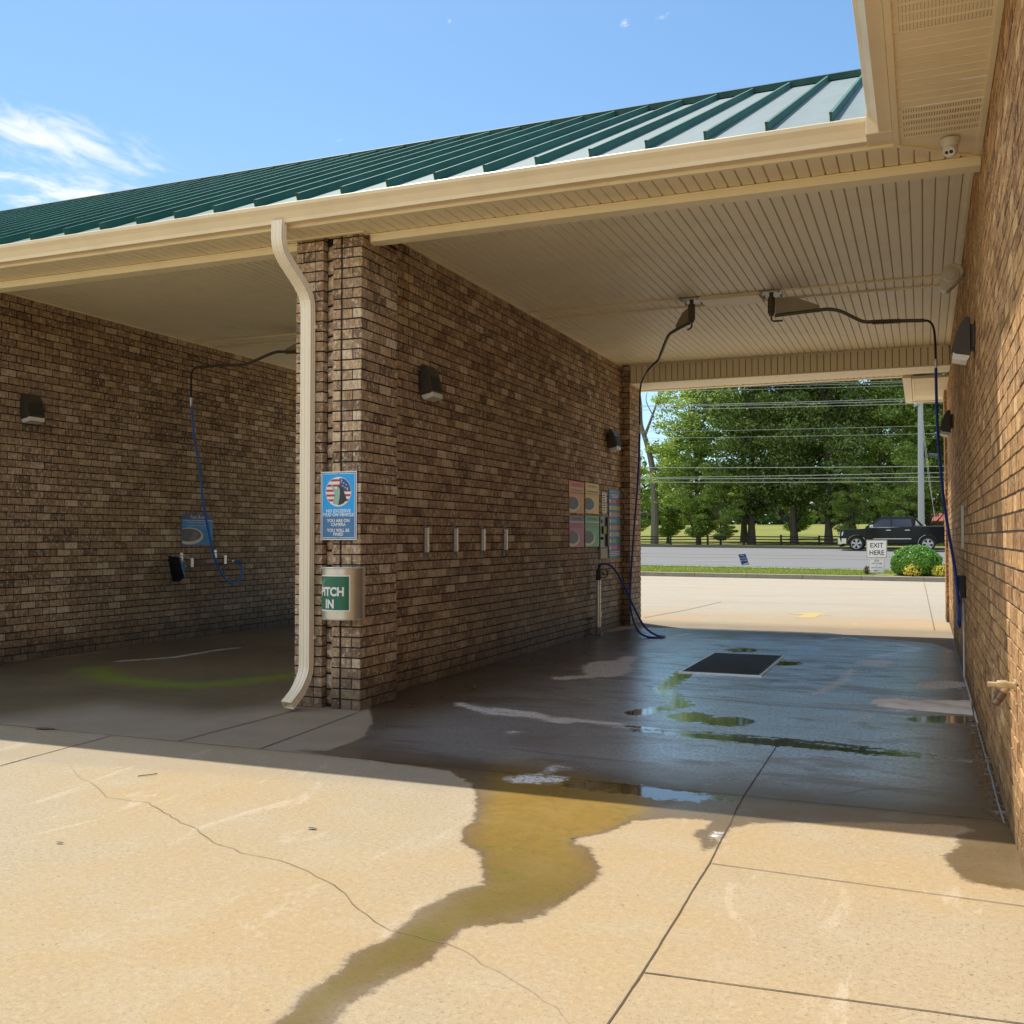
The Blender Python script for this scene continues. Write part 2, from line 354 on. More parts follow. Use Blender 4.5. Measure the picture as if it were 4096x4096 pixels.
xs = [-60, -40, -28, -20, -15, -12.5, -11.5]; x = -11.
while x < .5: xs.append(x); x += .07
xs += [.6, 2, 6, 12, 20, 30]
ys = [-40, -25, -12, -5, -2, 0, 1, 1.6]; y = 2.0
while y < 17.6: ys.append(y); y += .07
ys += [18.5, 20, 22, 25, 28, 31, 34, 99]
def curbY(x): return max(34.5, min(39.6, 36.7 - .139 * x))
verts = []; A = {k: [] for k in ('wet', 'wetl', 'puddle', 'foam', 'algae', 'stream', 'gray')}
for yy in ys:
    for xx in xs:
        Y = curbY(xx) if yy == 99 else yy
        verts.append((xx, Y, 0.))
        dense = -11.2 < xx < .55 and 1.9 < Y < 17.7
        if dense:
            A['wet'].append(field(WET, xx, Y)); A['wetl'].append(field(WETL, xx, Y)); A['puddle'].append(field(PUD, xx, Y)); A['foam'].append(field(FOAM, xx, Y))
            A['algae'].append(field(ALG, xx, Y)); A['stream'].append(field(STREAM, xx, Y)); A['gray'].append(field(GRAY, xx, Y))
        else:
            for k in A: A[k].append(-.6)
nx = len(xs); faces = [(j * nx + i, j * nx + i + 1, (j + 1) * nx + i + 1, (j + 1) * nx + i) for j in range(len(ys) - 1) for i in range(nx - 1)]
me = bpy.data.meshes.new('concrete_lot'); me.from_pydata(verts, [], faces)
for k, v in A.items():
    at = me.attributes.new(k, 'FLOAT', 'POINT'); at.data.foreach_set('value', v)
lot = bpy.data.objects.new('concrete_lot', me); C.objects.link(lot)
tag(lot, 'cream concrete slab of the car wash lot and bay floors, partly wet', 'pavement', kind='structure')
m, t = newmat('concrete'); P = t.n('ShaderNodeNewGeometry').outputs['Position']
def attr(n_): return t.n('ShaderNodeAttribute', attribute_name=n_).outputs['Fac']
n1 = t.noise(P, .45, 5, .6); n2 = t.noise(P, 2.3, 5, .62); n3 = t.noise(P, 14, 4, .65); n4 = t.noise(P, 60, 4, .75); n5 = t.noise(P, 170, 3, .7)
sep = t.n('ShaderNodeSeparateXYZ'); t.l(P, sep.inputs[0])
c = t.mix(t.step(n1, .38, .62), (.465, .345, .185), (.44, .365, .245))
c = t.mix(t.m('MULTIPLY', t.step(t.noise(P, 1.1, 6, .7, .6), .52, .68), .35), c, (.42, .345, .235))
c = t.mix(t.m('MULTIPLY', t.step(n2, .45, .75), .55), c, (.48, .415, .30))
c = t.mix(t.m('MULTIPLY', t.step(n3, .45, .75), .4), c, (.44, .36, .25))
scuff = t.noise(t.scale(P, 1, .35, 1), 2.6, 6, .75, 1.2)
c = t.mix(t.m('MULTIPLY', t.step(scuff, .57, .68), .5), c, (.62, .54, .41))
aggr = t.noise(P, 33, 5, .8)
c = t.mix(t.m('MULTIPLY', t.step(aggr, .50, .66), .50), c, (.34, .27, .18))
c = t.mix(t.m('MULTIPLY', t.step(aggr, .47, .36), .40), c, (.58, .49, .34))
c = t.mix(t.m('MULTIPLY', t.step(n4, .55, .66), t.m('ADD', .45, t.m('MULTIPLY', t.step(n1, .42, .6), .5))), c, (.22, .175, .12))
c = t.mix(t.m('MULTIPLY', t.step(n5, .56, .68), .5), c, (.62, .53, .39))
c = t.mix(t.m('MULTIPLY', t.step(n5, .42, .32), .5), c, (.26, .20, .13))
# pits and dark chips
vo = t.n('ShaderNodeTexVoronoi'); t.l(P, vo.inputs['Vector']); vo.inputs['Scale'].default_value = 14
pit = t.m('MULTIPLY', t.step(vo.outputs['Distance'], .10, .05), t.step(t.noise(P, 3.3, 2), .5, .6))
c = t.mix(t.m('MULTIPLY', pit, .55), c, (.16, .13, .09))
# rear yard: paler, with warm stains
rear = t.step(sep.outputs[1], 16, 22)
wst = t.noise(t.scale(P, .35, 1.3, 1), 1.0, 5, .6)
c = t.mix(t.m('MULTIPLY', rear, t.m('ADD', .25, t.m('MULTIPLY', wst, .6))), c, (.50, .45, .37))
c = t.mix(t.m('MULTIPLY', rear, t.m('MULTIPLY', t.step(t.noise(t.scale(P, .25, 2.2, 1), .8, 6, .75), .50, .66), .45)), c, (.33, .28, .21))
c = t.mix(t.m('MULTIPLY', t.m('MULTIPLY', t.step(sep.outputs[1], 22, 17), t.step(sep.outputs[1], 15.5, 16.5)), t.m('MULTIPLY', t.step(wst, .42, .62), .6)), c, (.55, .36, .17))
# the grey strip in front of the slab joint
gm = t.step(t.m('ADD', attr('gray'), t.m('MULTIPLY', t.m('SUBTRACT', n3, .5), .3)), -.05, .2)
c = t.mix(t.m('MULTIPLY', gm, .3), c, (.28, .26, .22))
# bay floors: darker, browner slab
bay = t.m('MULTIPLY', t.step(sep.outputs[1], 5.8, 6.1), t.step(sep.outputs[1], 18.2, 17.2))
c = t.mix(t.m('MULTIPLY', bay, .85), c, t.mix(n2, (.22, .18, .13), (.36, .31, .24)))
edge = t.m('ADD', t.m('MULTIPLY', t.m('SUBTRACT', t.noise(P, 6, 8, .8), .5), .18), t.m('MULTIPLY', t.m('SUBTRACT', n1, .5), .1))
wv = t.m('ADD', attr('wet'), edge)
wet = t.step(wv, -.022, .014)
wetl = t.step(t.m('ADD', attr('wetl'), t.m('MULTIPLY', edge, 2.2)), -.40, .50)
film = t.m('MULTIPLY', t.step(wv, .03, .16), t.step(n2, .25, .5))
stm = t.m('MULTIPLY', t.step(t.m('ADD', attr('stream'), edge), -.12, .10), t.step(wv, .0, .05))
wc = t.mix(1, c, (.42, .37, .30), 'MULTIPLY')
wc = t.mix(t.m('MULTIPLY', stm, .95), wc, t.mix(t.m('MULTIPLY', t.step(n3, .3, .75), .35), t.mix(t.step(sep.outputs[1], 3.6, 5.3), t.mix(aggr, (.23, .165, .05), (.15, .115, .035)), t.mix(aggr, (.42, .26, .06), (.27, .175, .04))), (.15, .13, .035)))
wc = t.mix(t.m('MULTIPLY', t.step(n4, .56, .66), .6), wc, t.mix(1, wc, (.5, .5, .5), 'MULTIPLY'))
wc = t.mix(t.m('MULTIPLY', t.m('MULTIPLY', stm, t.step(t.noise(P, 5, 5, .8), .56, .68)), .6), wc, (.13, .15, .02))
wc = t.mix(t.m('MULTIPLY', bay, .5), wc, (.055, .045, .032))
al = t.step(t.m('ADD', attr('algae'), t.m('MULTIPLY', edge, 1.6)), -.12, .14)
wc = t.mix(t.m('MULTIPLY', al, t.m('ADD', .2, t.m('MULTIPLY', t.step(sep.outputs[0], -5, -5.4), .5))), wc, (.10, .15, .02))
sheen_zone = t.m('MULTIPLY', t.m('MULTIPLY', t.step(sep.outputs[0], -4.3, -2.6), t.step(sep.outputs[0], .38, -.25)), t.m('MULTIPLY', t.step(sep.outputs[1], 5.93, 7.0), t.step(sep.outputs[1], 16.1, 14.8)))  # soapy film with sky sheen painted in: blue-white, partly metallic
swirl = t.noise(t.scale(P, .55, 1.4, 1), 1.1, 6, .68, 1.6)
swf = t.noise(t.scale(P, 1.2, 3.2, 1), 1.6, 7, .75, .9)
soap_sheen = t.m('MULTIPLY', sheen_zone, t.m('ADD', .32, t.m('ADD', t.m('MULTIPLY', t.step(swirl, .38, .53), .52), t.m('MULTIPLY', t.step(swf, .45, .62), .30))), clamp=True)
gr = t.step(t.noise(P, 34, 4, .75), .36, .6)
wc = t.mix(t.m('MULTIPLY', t.m('MULTIPLY', soap_sheen, .95), t.m('ADD', .45, t.m('MULTIPLY', gr, .55))), wc, (.82, .91, 1.0))
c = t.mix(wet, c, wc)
lc = t.mix(1, c, (.52, .52, .45), 'MULTIPLY')
lc = t.mix(t.m('MULTIPLY', t.step(n1, .4, .65), .6), lc, (.085, .072, .042))
lc = t.mix(t.m('MULTIPLY', t.step(t.m('ADD', attr('algae'), t.m('MULTIPLY', edge, 2.5)), -.34, .10), .80), lc, (.18, .26, .03))
c = t.mix(wetl, c, lc)
fo = t.m('ADD', attr('foam'), t.m('MULTIPLY', t.m('SUBTRACT', t.noise(P, 11, 6, .75, .8), .5), .26))
foam = t.m('MULTIPLY', t.step(fo, -.03, .05), t.step(t.noise(P, 38, 3, .6), .30, .55))
c = t.mix(t.m('MULTIPLY', foam, .95), c, (.90, .91, .93))
pv = t.m('ADD', attr('puddle'), t.m('ADD', t.m('MULTIPLY', edge, 1.3), t.m('MULTIPLY', t.m('SUBTRACT', n3, .5), .25)))
pud = t.m('MULTIPLY', t.step(pv, -.02, .02), t.m('SUBTRACT', 1., foam))
c = t.mix(t.m('MULTIPLY', pud, .6), c, (.03, .03, .022))
rough = t.mix(wet, (.88, .88, .88), t.mix(t.step(n2, .35, .65), (.27, .27, .27), (.38, .38, .38)))
rough = t.mix(soap_sheen, rough, t.mix(swf, (.22, .22, .22), (.36, .36, .36)))
rough = t.mix(wetl, rough, t.mix(n2, (.30, .30, .30), (.55, .55, .55)))
rough = t.mix(pud, rough, (.035, .035, .035)); rough = t.mix(foam, rough, (.7, .7, .7))
h = t.m('ADD', t.m('ADD', t.m('MULTIPLY', n4, .5), t.m('MULTIPLY', n5, .25)), t.m('ADD', t.m('MULTIPLY', n3, .5), t.m('MULTIPLY', pit, -1.5)))
bs = t.mix(wet, (.6, .6, .6), (.16, .16, .16)); bs = t.mix(pud, bs, (.012, .012, .012))
spc = t.mix(wet, (.25, .25, .25), t.mix(stm, (1., 1., 1.), (.3, .3, .3)))
finish(t, c, rough, h, bs, .006, spec=spc, metal=t.m('MULTIPLY', t.m('MULTIPLY', soap_sheen, t.m('ADD', .55, t.m('MULTIPLY', gr, .45))), 1.0, clamp=True))
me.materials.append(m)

# joints and cracks as thin strips lying on the slab
def strip(name, pts, wd, mat, z=.003, jit=.004, label=None, closed=False, taper=False):
    b = MB(); out = []
    for i in range(len(pts) - 1):
        a, c_ = Vector((*pts[i], 0)), Vector((*pts[i + 1], 0)); n = max(1, int((c_ - a).length / .06))
        for k in range(n): out.append(a.lerp(c_, k / n))
    out.append(Vector((*pts[-1], 0)))
    vs = []; n = len(out)
    for i, p in enumerate(out):
        d = (out[min(i + 1, n - 1)] - out[max(i - 1, 0)]).normalized(); q = Vector((-d.y, d.x, 0))
        off = (mn.noise(p * 3.1) * 1.2 + mn.noise(p * 17)) * jit
        ww = wd * (.65 + .6 * abs(mn.noise(p * 9 + Vector((5, 5, 5))))) * (min(1, 3 * min(i, n - 1 - i) / n + .15) if taper else 1)
        vs += [p + q * (off + ww / 2) + Vector((0, 0, z)), p + q * (off - ww / 2) + Vector((0, 0, z))]
    b.add(vs, [(2 * i, 2 * i + 1, 2 * i + 3, 2 * i + 2) for i in range(n - 1)])
    return tag(b.build(name, mat), label, 'pavement', kind='structure')
M['joint'] = simple('slab_joint', (.10, .078, .055), .9, var=.4, nscale=30)
M['crack'] = simple('hairline_crack', (.20, .155, .10), .95, var=.4, nscale=40)
M['sealant'] = simple('pale_sealant', (.40, .42, .42), .6, var=.3, nscale=20)
strip('slab_joint', [(-30, 5.97), (-3.2, 5.985), (.39, 5.955)], .009, M['joint'], jit=.002)
strip('slab_joint', [(-.99, 7.45), (-.98, 5.97), (-.925, 4.68), (-.91, 3.42), (-.92, 2.2), (-.92, -6)], .009, M['joint'], jit=.002)
strip('slab_joint', [(-5.08, 5.98), (-5.04, 7.5)], .014, M['joint']); strip('slab_joint', [(-4.36, 5.98), (-4.5, 7.6)], .014, M['joint'])
strip('slab_joint', [(-5.7, -8), (-5.62, 4.91), (-5.69, 5.96)], .012, M['joint'])
strip('slab_joint', [(-.915, 4.68), (.39, 4.62)], .006, M['joint'], jit=.002); strip('slab_joint', [(-.905, 3.43), (.39, 3.52)], .008, M['joint'], jit=.002)
strip('slab_joint', [(-10, 7.9), (-8.4, 7.85), (-7.0, 7.7), (-5.3, 7.6)], .008, M['joint'])
strip('slab_joint', [(-9, 26), (-3.5, 24.6), (-3.0, 17.9)], .03, M['joint']) if False else None
strip('slab_joint', [G(1215, 1166), G(1300, 1150), G(1360, 1136)], .03, M['crack'], z=.004)
strip('slab_joint', [(-14, 23.6), (.3, 23.3), (6, 23.2)], .02, M['crack'], z=.004)
strip('slab_joint', [(.15, 17.6), (.1, 24), (.0, 36)], .02, M['crack'], z=.004)
k2 = 1 / .9434
ck = [(255, 45), (300, 105), (360, 135), (400, 180), (480, 190), (560, 200), (640, 245), (680, 275), (740, 300), (760, 325), (840, 362), (910, 388), (1000, 405), (1070, 418), (1130, 445), (1190, 478), (1260, 510), (1320, 560), (1345, 600), (1420, 650), (1480, 680), (1560, 705), (1680, 735), (1760, 760), (1820, 810), (1932, 862), (2010, 920), (2100, 975), (2200, 1080)]
strip('slab_crack', [hit_z(a * k2, 3000 + b_ * k2) for a, b_ in ck], .0045, M['crack'], jit=.016, taper=True)
strip('slab_crack', [G(1500, 1495), G(1580, 1500), G(1640, 1488), G(1760, 1487), G(1850, 1490)], .006, M['crack'], jit=.012, taper=True)
strip('slab_joint', [(.375, 5.9), (.378, 9), (.378, 16.5)], .012, M['sealant'], z=.004, jit=.003)

# ---- terrain, road, verge, kerb
def H(x, y):
    cy = curbY(x)
    if y < 40.8: return -.12
    if y < 62.2: return roadz(x, y) - .06
    if y < 66: return roadz(x, 62.2) * (1 - (y - 62.2) / 3.8) + .87 * (y - 62.2) / 3.8
    if y < 85: return .87
    if y < 165: q = (y - 85) / 80; return .87 + 2.7 * (q * q * (3 - 2 * q))
    return 3.57 + (min(y, 700) - 165) * .012
gx = [-1500, -800, -400, -250, -150, -110, -80, -60] + [-50 + 4 * i for i in range(24)] + [50, 70, 100, 150, 300, 700, 1500]
gy = [-1200, -300, -60, 0, 30, 34, 36, 37, 38, 39, 38.3, 38.7, 39.3, 39.8, 40.3, 40.74, 40.9, 45, 50, 55, 60, 62, 62.4, 64, 66, 70, 78, 85, 92, 100, 110, 120, 130, 140, 150, 165, 200, 260, 400, 700, 1500]
b = MB(); nx = len(gx)
b.add([(x, y, H(x, y)) for y in gy for x in gx], [(j * nx + i, j * nx + i + 1, (j + 1) * nx + i + 1, (j + 1) * nx + i) for j in range(len(gy) - 1) for i in range(nx - 1)])
m, t = newmat('grassland'); P = t.n('ShaderNodeNewGeometry').outputs['Position']
a1 = t.noise(P, .12, 4, .6); a2 = t.noise(P, 1.5, 5, .7); a3 = t.noise(P, 18, 3, .7)
c = t.mix(t.step(a1, .35, .65), (.34, .34, .085), (.22, .27, .06)); c = t.mix(t.m('MULTIPLY', a2, .6), c, (.26, .22, .075)); c = t.mix(t.m('MULTIPLY', t.step(a3, .5, .7), .4), c, (.06, .09, .02))
finish(t, c, .95, a3, .5, .05, spec=.1); M['grassland'] = m
tag(b.build('grassland', m, smooth=True), 'mown green and straw coloured ground rising beyond the road', 'ground', kind='structure')
def VH(x, y):
    cy = curbY(x) + .15; q = max(0, min(1, (y - cy) / (40.8 - cy))); return .14 + (roadz(x, 40.75) - .155) * (q * q * (3 - 2 * q) * .6 + q * .4)
b = MB(); vx = [-60 + 1.5 * i for i in range(61)]; nv_ = len(vx)
b.add([(x, curbY(x) + .15 + (40.8 - curbY(x) - .15) * j / 6, VH(x, curbY(x) + .15 + (40.8 - curbY(x) - .15) * j / 6)) for j in range(7) for x in vx], [(j * nv_ + i, j * nv_ + i + 1, (j + 1) * nv_ + i + 1, (j + 1) * nv_ + i) for j in range(6) for i in range(nv_ - 1)])
tag(b.build('verge', M['grassland'], smooth=True), 'low grassy bank between the kerb and the road', 'verge', kind='structure')
b = MB(); rx = [-140 + 8 * i for i in range(28)]; n_ = len(rx)
ry = [40.75, 45, 52, 58, 62.4]
def yshift(x): return -.094 * (x + 6) * 0
b.add([(x, y, roadz(x, y)) for y in ry for x in rx], [(j * n_ + i, j * n_ + i + 1, (j + 1) * n_ + i + 1, (j + 1) * n_ + i) for j in range(4) for i in range(n_ - 1)])
m, t = newmat('asphalt'); P = t.n('ShaderNodeNewGeometry').outputs['Position']
a1 = t.noise(t.scale(P, .04, 1, 1), 1.2, 4, .6); a2 = t.noise(P, 8, 4, .7)
c = t.mix(a1, (.20, .195, .19), (.265, .26, .25)); c = t.mix(t.m('MULTIPLY', a2, .3), c, (.16, .155, .15))
finish(t, c, .8, a2, .2, .01, spec=.3)
tag(b.build('road', m), 'pale worn asphalt road running across behind the car wash', 'road', kind='structure')
M['rwhite'] = simple('road_white', (.80, .80, .78), .6, var=.1, nscale=3); M['ryellow'] = simple('road_yellow', (.58, .44, .16), .6, var=.2, nscale=3)
M['farcurb'] = simple('dark_kerb_edge', (.13, .12, .09), .8)
def z5(x, y): return (2500 + x / 1.38, 1450 + y / 1.38)
def rline(p, q, wd, mat, x0, x1, name, label):
    a, c_ = hit_road(*z5(*p)), hit_road(*z5(*q)); s_ = (c_[1] - a[1]) / (c_[0] - a[0]); s_ = max(-.06, min(.06, s_))
    bb = MB(); n = 12
    f = lambda x: a[1] + s_ * (x - a[0])
    bb.add([(x0 + (x1 - x0) * i / n, f(x0 + (x1 - x0) * i / n) + e * wd / 2, roadz(x0 + (x1 - x0) * i / n, f(x0 + (x1 - x0) * i / n)) + .012) for i in range(n + 1) for e in (-1, 1)],
           [(2 * i, 2 * i + 2, 2 * i + 3, 2 * i + 1) for i in range(n)])
    tag(bb.build(name, mat), label, 'road marking', kind='structure')
rline((90, 1119), (1440, 1148), .24, M['rwhite'], -60, 30, 'edge_line', 'solid white line on the near edge of the road')
for xa in (-30, -18.2): pass
d0, d1 = hit_road(*z5(380, 1094)), hit_road(*z5(735, 1100))
for s0 in (-1, 0, 1): rline((380, 1094), (735, 1100), .24, M['rwhite'], d0[0] + s0 * 12.2, d1[0] + s0 * 12.2, 'lane_dash', 'white dash dividing the near lanes of the road')
rline((90, 1071), (1330, 1086), .2, M['ryellow'], -60, 30, 'centre_line', 'faded yellow line along the middle of the road')
rline((90, 1054), (900, 1060), .2, M['ryellow'], -60, 30, 'centre_line', 'farther faded yellow line along the road')
d0, d1 = hit_road(*z5(625, 1044)), hit_road(*z5(915, 1046))
for s0 in (-1, 0, 1): rline((625, 1044), (915, 1046), .24, M['rwhite'], d0[0] + s0 * 12.2, d1[0] + s0 * 12.2, 'lane_dash', 'white dash dividing the far lanes of the road')
b = MB()
for i in range(-80, 32, 8): b.obox((i, 62.3, roadz(i, 62.3) - .05), (8, 0, -.064), (0, .2, 0), (0, 0, .2))
tag(b.build('kerb', M['farcurb']), 'low weathered kerb on the far side of the road', 'kerb', kind='structure')
M['kerb'] = simple('kerb_concrete', (.27, .245, .19), .85, var=.25, nscale=6, bump=.4, dirt=.35)
M['kerbtop'] = simple('kerb_top', (.42, .38, .28), .85, var=.2, nscale=6)
b = MB()
for i in range(-40, 30, 2):
    y0, y1 = curbY(i), curbY(i + 2)
    b.add([(i, y0, -.02), (i + 1.985, y1, -.02), (i + 1.985, y1 + .03, .15), (i, y0 + .03, .15), (i, y0 + .2, .16), (i + 1.985, y1 + .2, .16)], [(0, 1, 2, 3)], 0)
    b.add([(i, y0 + .03, .15), (i + 1.985, y1 + .03, .15), (i + 1.985, y1 + .2, .16), (i, y0 + .2, .16)], [(0, 1, 2, 3)], 1)
tag(b.build('kerb', [M['kerb'], M['kerbtop']]), 'grey concrete kerb between the wash lot and the grass verge', 'kerb', kind='structure')
# gravel bed around the shrubs
M['gravel'] = simple('pink_gravel', (.42, .30, .22), .9, var=.5, nscale=22, bump=.8)
b = MB(); b.add([(-2.6, curbY(-2.6) + .2, .152), (-1.3, curbY(-1.3) + .2, .156), (2.5, curbY(2.5) + .2, .156), (2.5, 38.9, .16), (-.6, 38.9, .158), (-1.6, 38.1, .156)], [(0, 1, 2, 3, 4, 5)])
tag(b.build('gravel_bed', M['gravel']), 'pinkish gravel bed under the shrubs beside the kerb', 'gravel', kind='structure')
def leaf_mat(name, c0, c1, c2, tr=.35, rough=.38):
    m, t = newmat(name); g = t.n('ShaderNodeNewGeometry')
    c = t.ramp(g.outputs['Random Per Island'], [(0, c0), (.5, c1), (1, c2)])
    d = t.n('ShaderNodeBsdfPrincipled'); t.l(c, d.inputs[0]); d.inputs['Roughness'].default_value = rough; d.inputs['Specular IOR Level'].default_value = .6
    tl = t.n('ShaderNodeBsdfTranslucent'); t.l(t.mix(1, c, (1.3, 1.45, .6), 'MULTIPLY'), tl.inputs[0])
    mx = t.n('ShaderNodeMixShader'); mx.inputs[0].default_value = tr; t.l(d.outputs[0], mx.inputs[1]); t.l(tl.outputs[0], mx.inputs[2])
    o = t.n('ShaderNodeOutputMaterial'); t.l(mx.outputs[0], o.inputs[0]); return m
M['grassblade'] = leaf_mat('verge_grass', (.16, .24, .035), (.26, .34, .06), (.42, .38, .14))
b = MB()
for _ in range(22000):
    x = U(-16, 2.5); cy = curbY(x) + .2; y = cy + (41.0 - cy) * R() ** 1.3
    if x > -1.6 and y < 38.6: continue
    h = U(.03, .10); a = U(0, pi); dx, dy = .018 * cos(a), .018 * sin(a); z = VH(x, y) - .01
    b.add([(x - dx, y - dy, z), (x + dx, y + dy, z), (x + U(-.04, .04), y + U(-.04, .04), z + h)], [(0, 1, 2)])
tag(b.build('verge_grass', M['grassblade']), 'strip of green and straw grass between kerb and road', 'grass', kind='stuff')

# ================================================================== CAR WASH BUILDING
cw = thing('car_wash_building', 'brown brick self service car wash with green metal roof and two open bays', 'car wash', (-2.2, 12, 0))
CO, BL = .09, .218
def brickface(b, axis, face, sgn, a0, a1, z0, z1, off=0., half=False):
    """one skin of bricks; axis 'x' -> runs along y at x=face ; axis 'y' -> runs along x at y=face ; sgn = outward direction"""
    r = 0; z = z0
    while z < z1 - .02:
        zt = min(z + CO - .013, z1); a = a0 - (BL * .5 if (r % 2) else 0) - off
        while a < a1:
            s0, s1 = max(a, a0) + (.002 if a <= a0 else 0), min(a + BL - .015, a1 - .002)
            if s1 - s0 > .015:
                d = face + sgn * U(-.0015, .0025); bk = face - sgn * .014
                j = lambda: U(-.0022, .0022)
                f4 = [(s0 + j(), z + j(), d), (s1 + j(), z + j(), d + sgn * U(-.001, .001)), (s1 + j(), zt + j(), d), (s0 + j(), zt + j(), d + sgn * U(-.001, .001))]
                b4 = [(s0, z, bk), (s1, z, bk), (s1, zt, bk), (s0, zt, bk)]
                P_ = [((q[2], q[0], q[1]) if axis == 'x' else (q[0], q[2], q[1])) for q in f4 + b4]
                fs = [(0, 1, 2, 3), (0, 4, 5, 1), (1, 5, 6, 2), (2, 6, 7, 3), (3, 7, 4, 0)]
                if (sgn > 0) == (axis == 'y'): fs = [f[::-1] for f in fs]
                b.add(P_, fs, 0)
            a += BL
        z += CO; r += 1
ZC = 4.42                                   # bay ceiling
ZS = 4.17                                   # soffit
# dividing wall
b = MB(); b.box(-4.994, -4.756, 8.3, 16.62, 0, 4.5, 1)
brickface(b, 'x', -4.75, 1, 8.28, 16.6, .004, ZC); brickface(b, 'x', -5.0, -1, 8.28, 16.6, .004, ZC)
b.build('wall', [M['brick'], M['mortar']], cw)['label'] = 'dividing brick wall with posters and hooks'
# far left wall
b = MB(); b.box(-10.4, -10.106, 8.3, 16.62, 0, 4.5, 1); brickface(b, 'x', -10.1, 1, 7.9, 16.9, .004, ZC)
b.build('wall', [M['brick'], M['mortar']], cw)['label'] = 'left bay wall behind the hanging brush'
# right wall (the equipment room)
XR = .40
b = MB(); b.box(XR + .006, 8.5, -6.0, 20.19, 0, 4.25, 1); b.box(XR + .006, 4.0, 7.9, 17.3, 4.25, 4.5, 1)
brickface(b, 'x', XR, -1, -.6, 20.2, .004, ZS, off=.07)
brickface(b, 'x', XR, -1, 7.9, 17.3, .004 + 46 * CO, ZC, off=.07)
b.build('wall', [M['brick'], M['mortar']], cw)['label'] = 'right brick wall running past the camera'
# right wall rear pier seen as a sunlit strip
b = MB(); b.box(XR - .031, XR + .3, 19.41, 20.29, 0, 4.1, 1); brickface(b, 'y', 19.40, -1, XR - .04, XR + .0, .004, 4.1); brickface(b, 'x', XR - .04, -1, 19.4, 20.3, .004, 4.1)
b.build('pier', [M['brick'], M['mortar']], cw)
def pier(x0, x1, y0, y1, z1, front=False):
    b = MB(); b.box(x0 + .009, x1 - .009, y0 + .009, y1 - .009, 0, z1 + .03, 1)
    brickface(b, 'x', x1, 1, y0, y1, .004, z1); brickface(b, 'x', x0, -1, y0, y1, .004, z1); brickface(b, 'y', y1, 1, x0, x1, .004, z1)
    if not front: brickface(b, 'y', y0, -1, x0, x1, .004, z1)
    return b
def jit_brick(b, pts8):
    b.add([(p[0] + U(-.0015, .0015), p[1] + U(-.0015, .0015), p[2] + U(-.0015, .0015)) for p in pts8], [(0, 3, 2, 1), (4, 5, 6, 7), (0, 1, 5, 4), (1, 2, 6, 5), (2, 3, 7, 6), (3, 0, 4, 7)])
def bk(b, x0, x1, y0, y1, z0, z1): jit_brick(b, [(x0, y0, z0), (x1, y0, z0), (x1, y1, z0), (x0, y1, z0), (x0, y0, z1), (x1, y0, z1), (x1, y1, z1), (x0, y1, z1)])
def decorated_pier(x0):
    """front pier: stretchers, header column, recessed sawtooth column, header column, joint, corner bricks"""
    x1 = x0 + .67; y0 = 7.64; y1 = 8.3
    b = MB(); b.box(x0 + .006, x1 - .006, y0 + .08, y1 - .006, 0, 4.2, 1)
    b.box(x0 + .006, x1 - .392, y0 + .008, y0 + .081, 0, 4.2, 1); b.box(x1 - .281, x1 - .006, y0 + .008, y0 + .081, 0, 4.2, 1)
    brickface(b, 'x', x1, 1, y0 + .004, y1, .004, ZS); brickface(b, 'x', x0, -1, y0 + .004, y1, .004, ZS); brickface(b, 'y', y1, 1, x0, x1, .004, ZS)
    for r in range(47):
        z = .004 + r * CO; zt = min(z + CO - .013, ZS)
        if zt - z < .02: break
        xl = x1 - .478
        if r % 2: bk(b, x0, xl, y0, y0 + .015, z, zt)
        else: bk(b, x0, x0 + .07, y0, y0 + .015, z, zt); bk(b, x0 + .08, xl, y0, y0 + .015, z, zt)
        bk(b, x1 - .468, x1 - .388, y0 - .005, y0 + .07, z, zt)
        bk(b, x1 - .285, x1 - .208, y0 - .005, y0 + .07, z, zt)
        if r % 2: bk(b, x1 - .19, x1 - .003, y0, y0 + .015, z, zt)
        else: bk(b, x1 - .19, x1 - .092, y0, y0 + .015, z, zt); bk(b, x1 - .082, x1 - .003, y0, y0 + .015, z, zt)
    z = .03; pitch_ = .136
    while z < ZS - .1:                       # sawtooth bricks standing at an angle in the slot
        xa, xb, ym = x1 - .384, x1 - .287, y0 + .012
        vs = [(xa + .004, y0 + .07, z), (xb, ym, z + .004), (xb, y0 + .079, z), (xa + .004, y0 + .07, z + .118), (xb, ym, z + .112), (xb, y0 + .079, z + .12), (xa + .036, ym + .008, z + .055), (xa - .002, y0 + .07, z + .055)]
        b.add([(p[0] + U(-.003, .003), p[1], p[2] + U(-.003, .003)) for p in vs], [(0, 2, 1), (0, 1, 6, 7), (7, 6, 4, 3), (1, 2, 5, 4), (1, 4, 6), (3, 4, 5)])
        z += pitch_
    return b
decorated_pier(-5.2).build('pier', [M['brick'], M['mortar']], cw)['label'] = 'front pier with a sawtooth brick column'
decorated_pier(-10.51).build('pier', [M['brick'], M['mortar']], cw)['label'] = 'left front pier'
for x0, x1 in ((-5.15, -4.6), (-10.5, -9.95)):
    b = pier(x0, x1, 16.6, 17.3, ZC); b.build('pier', [M['brick'], M['mortar']], cw)['label'] = 'rear pier at the exit of a bay'

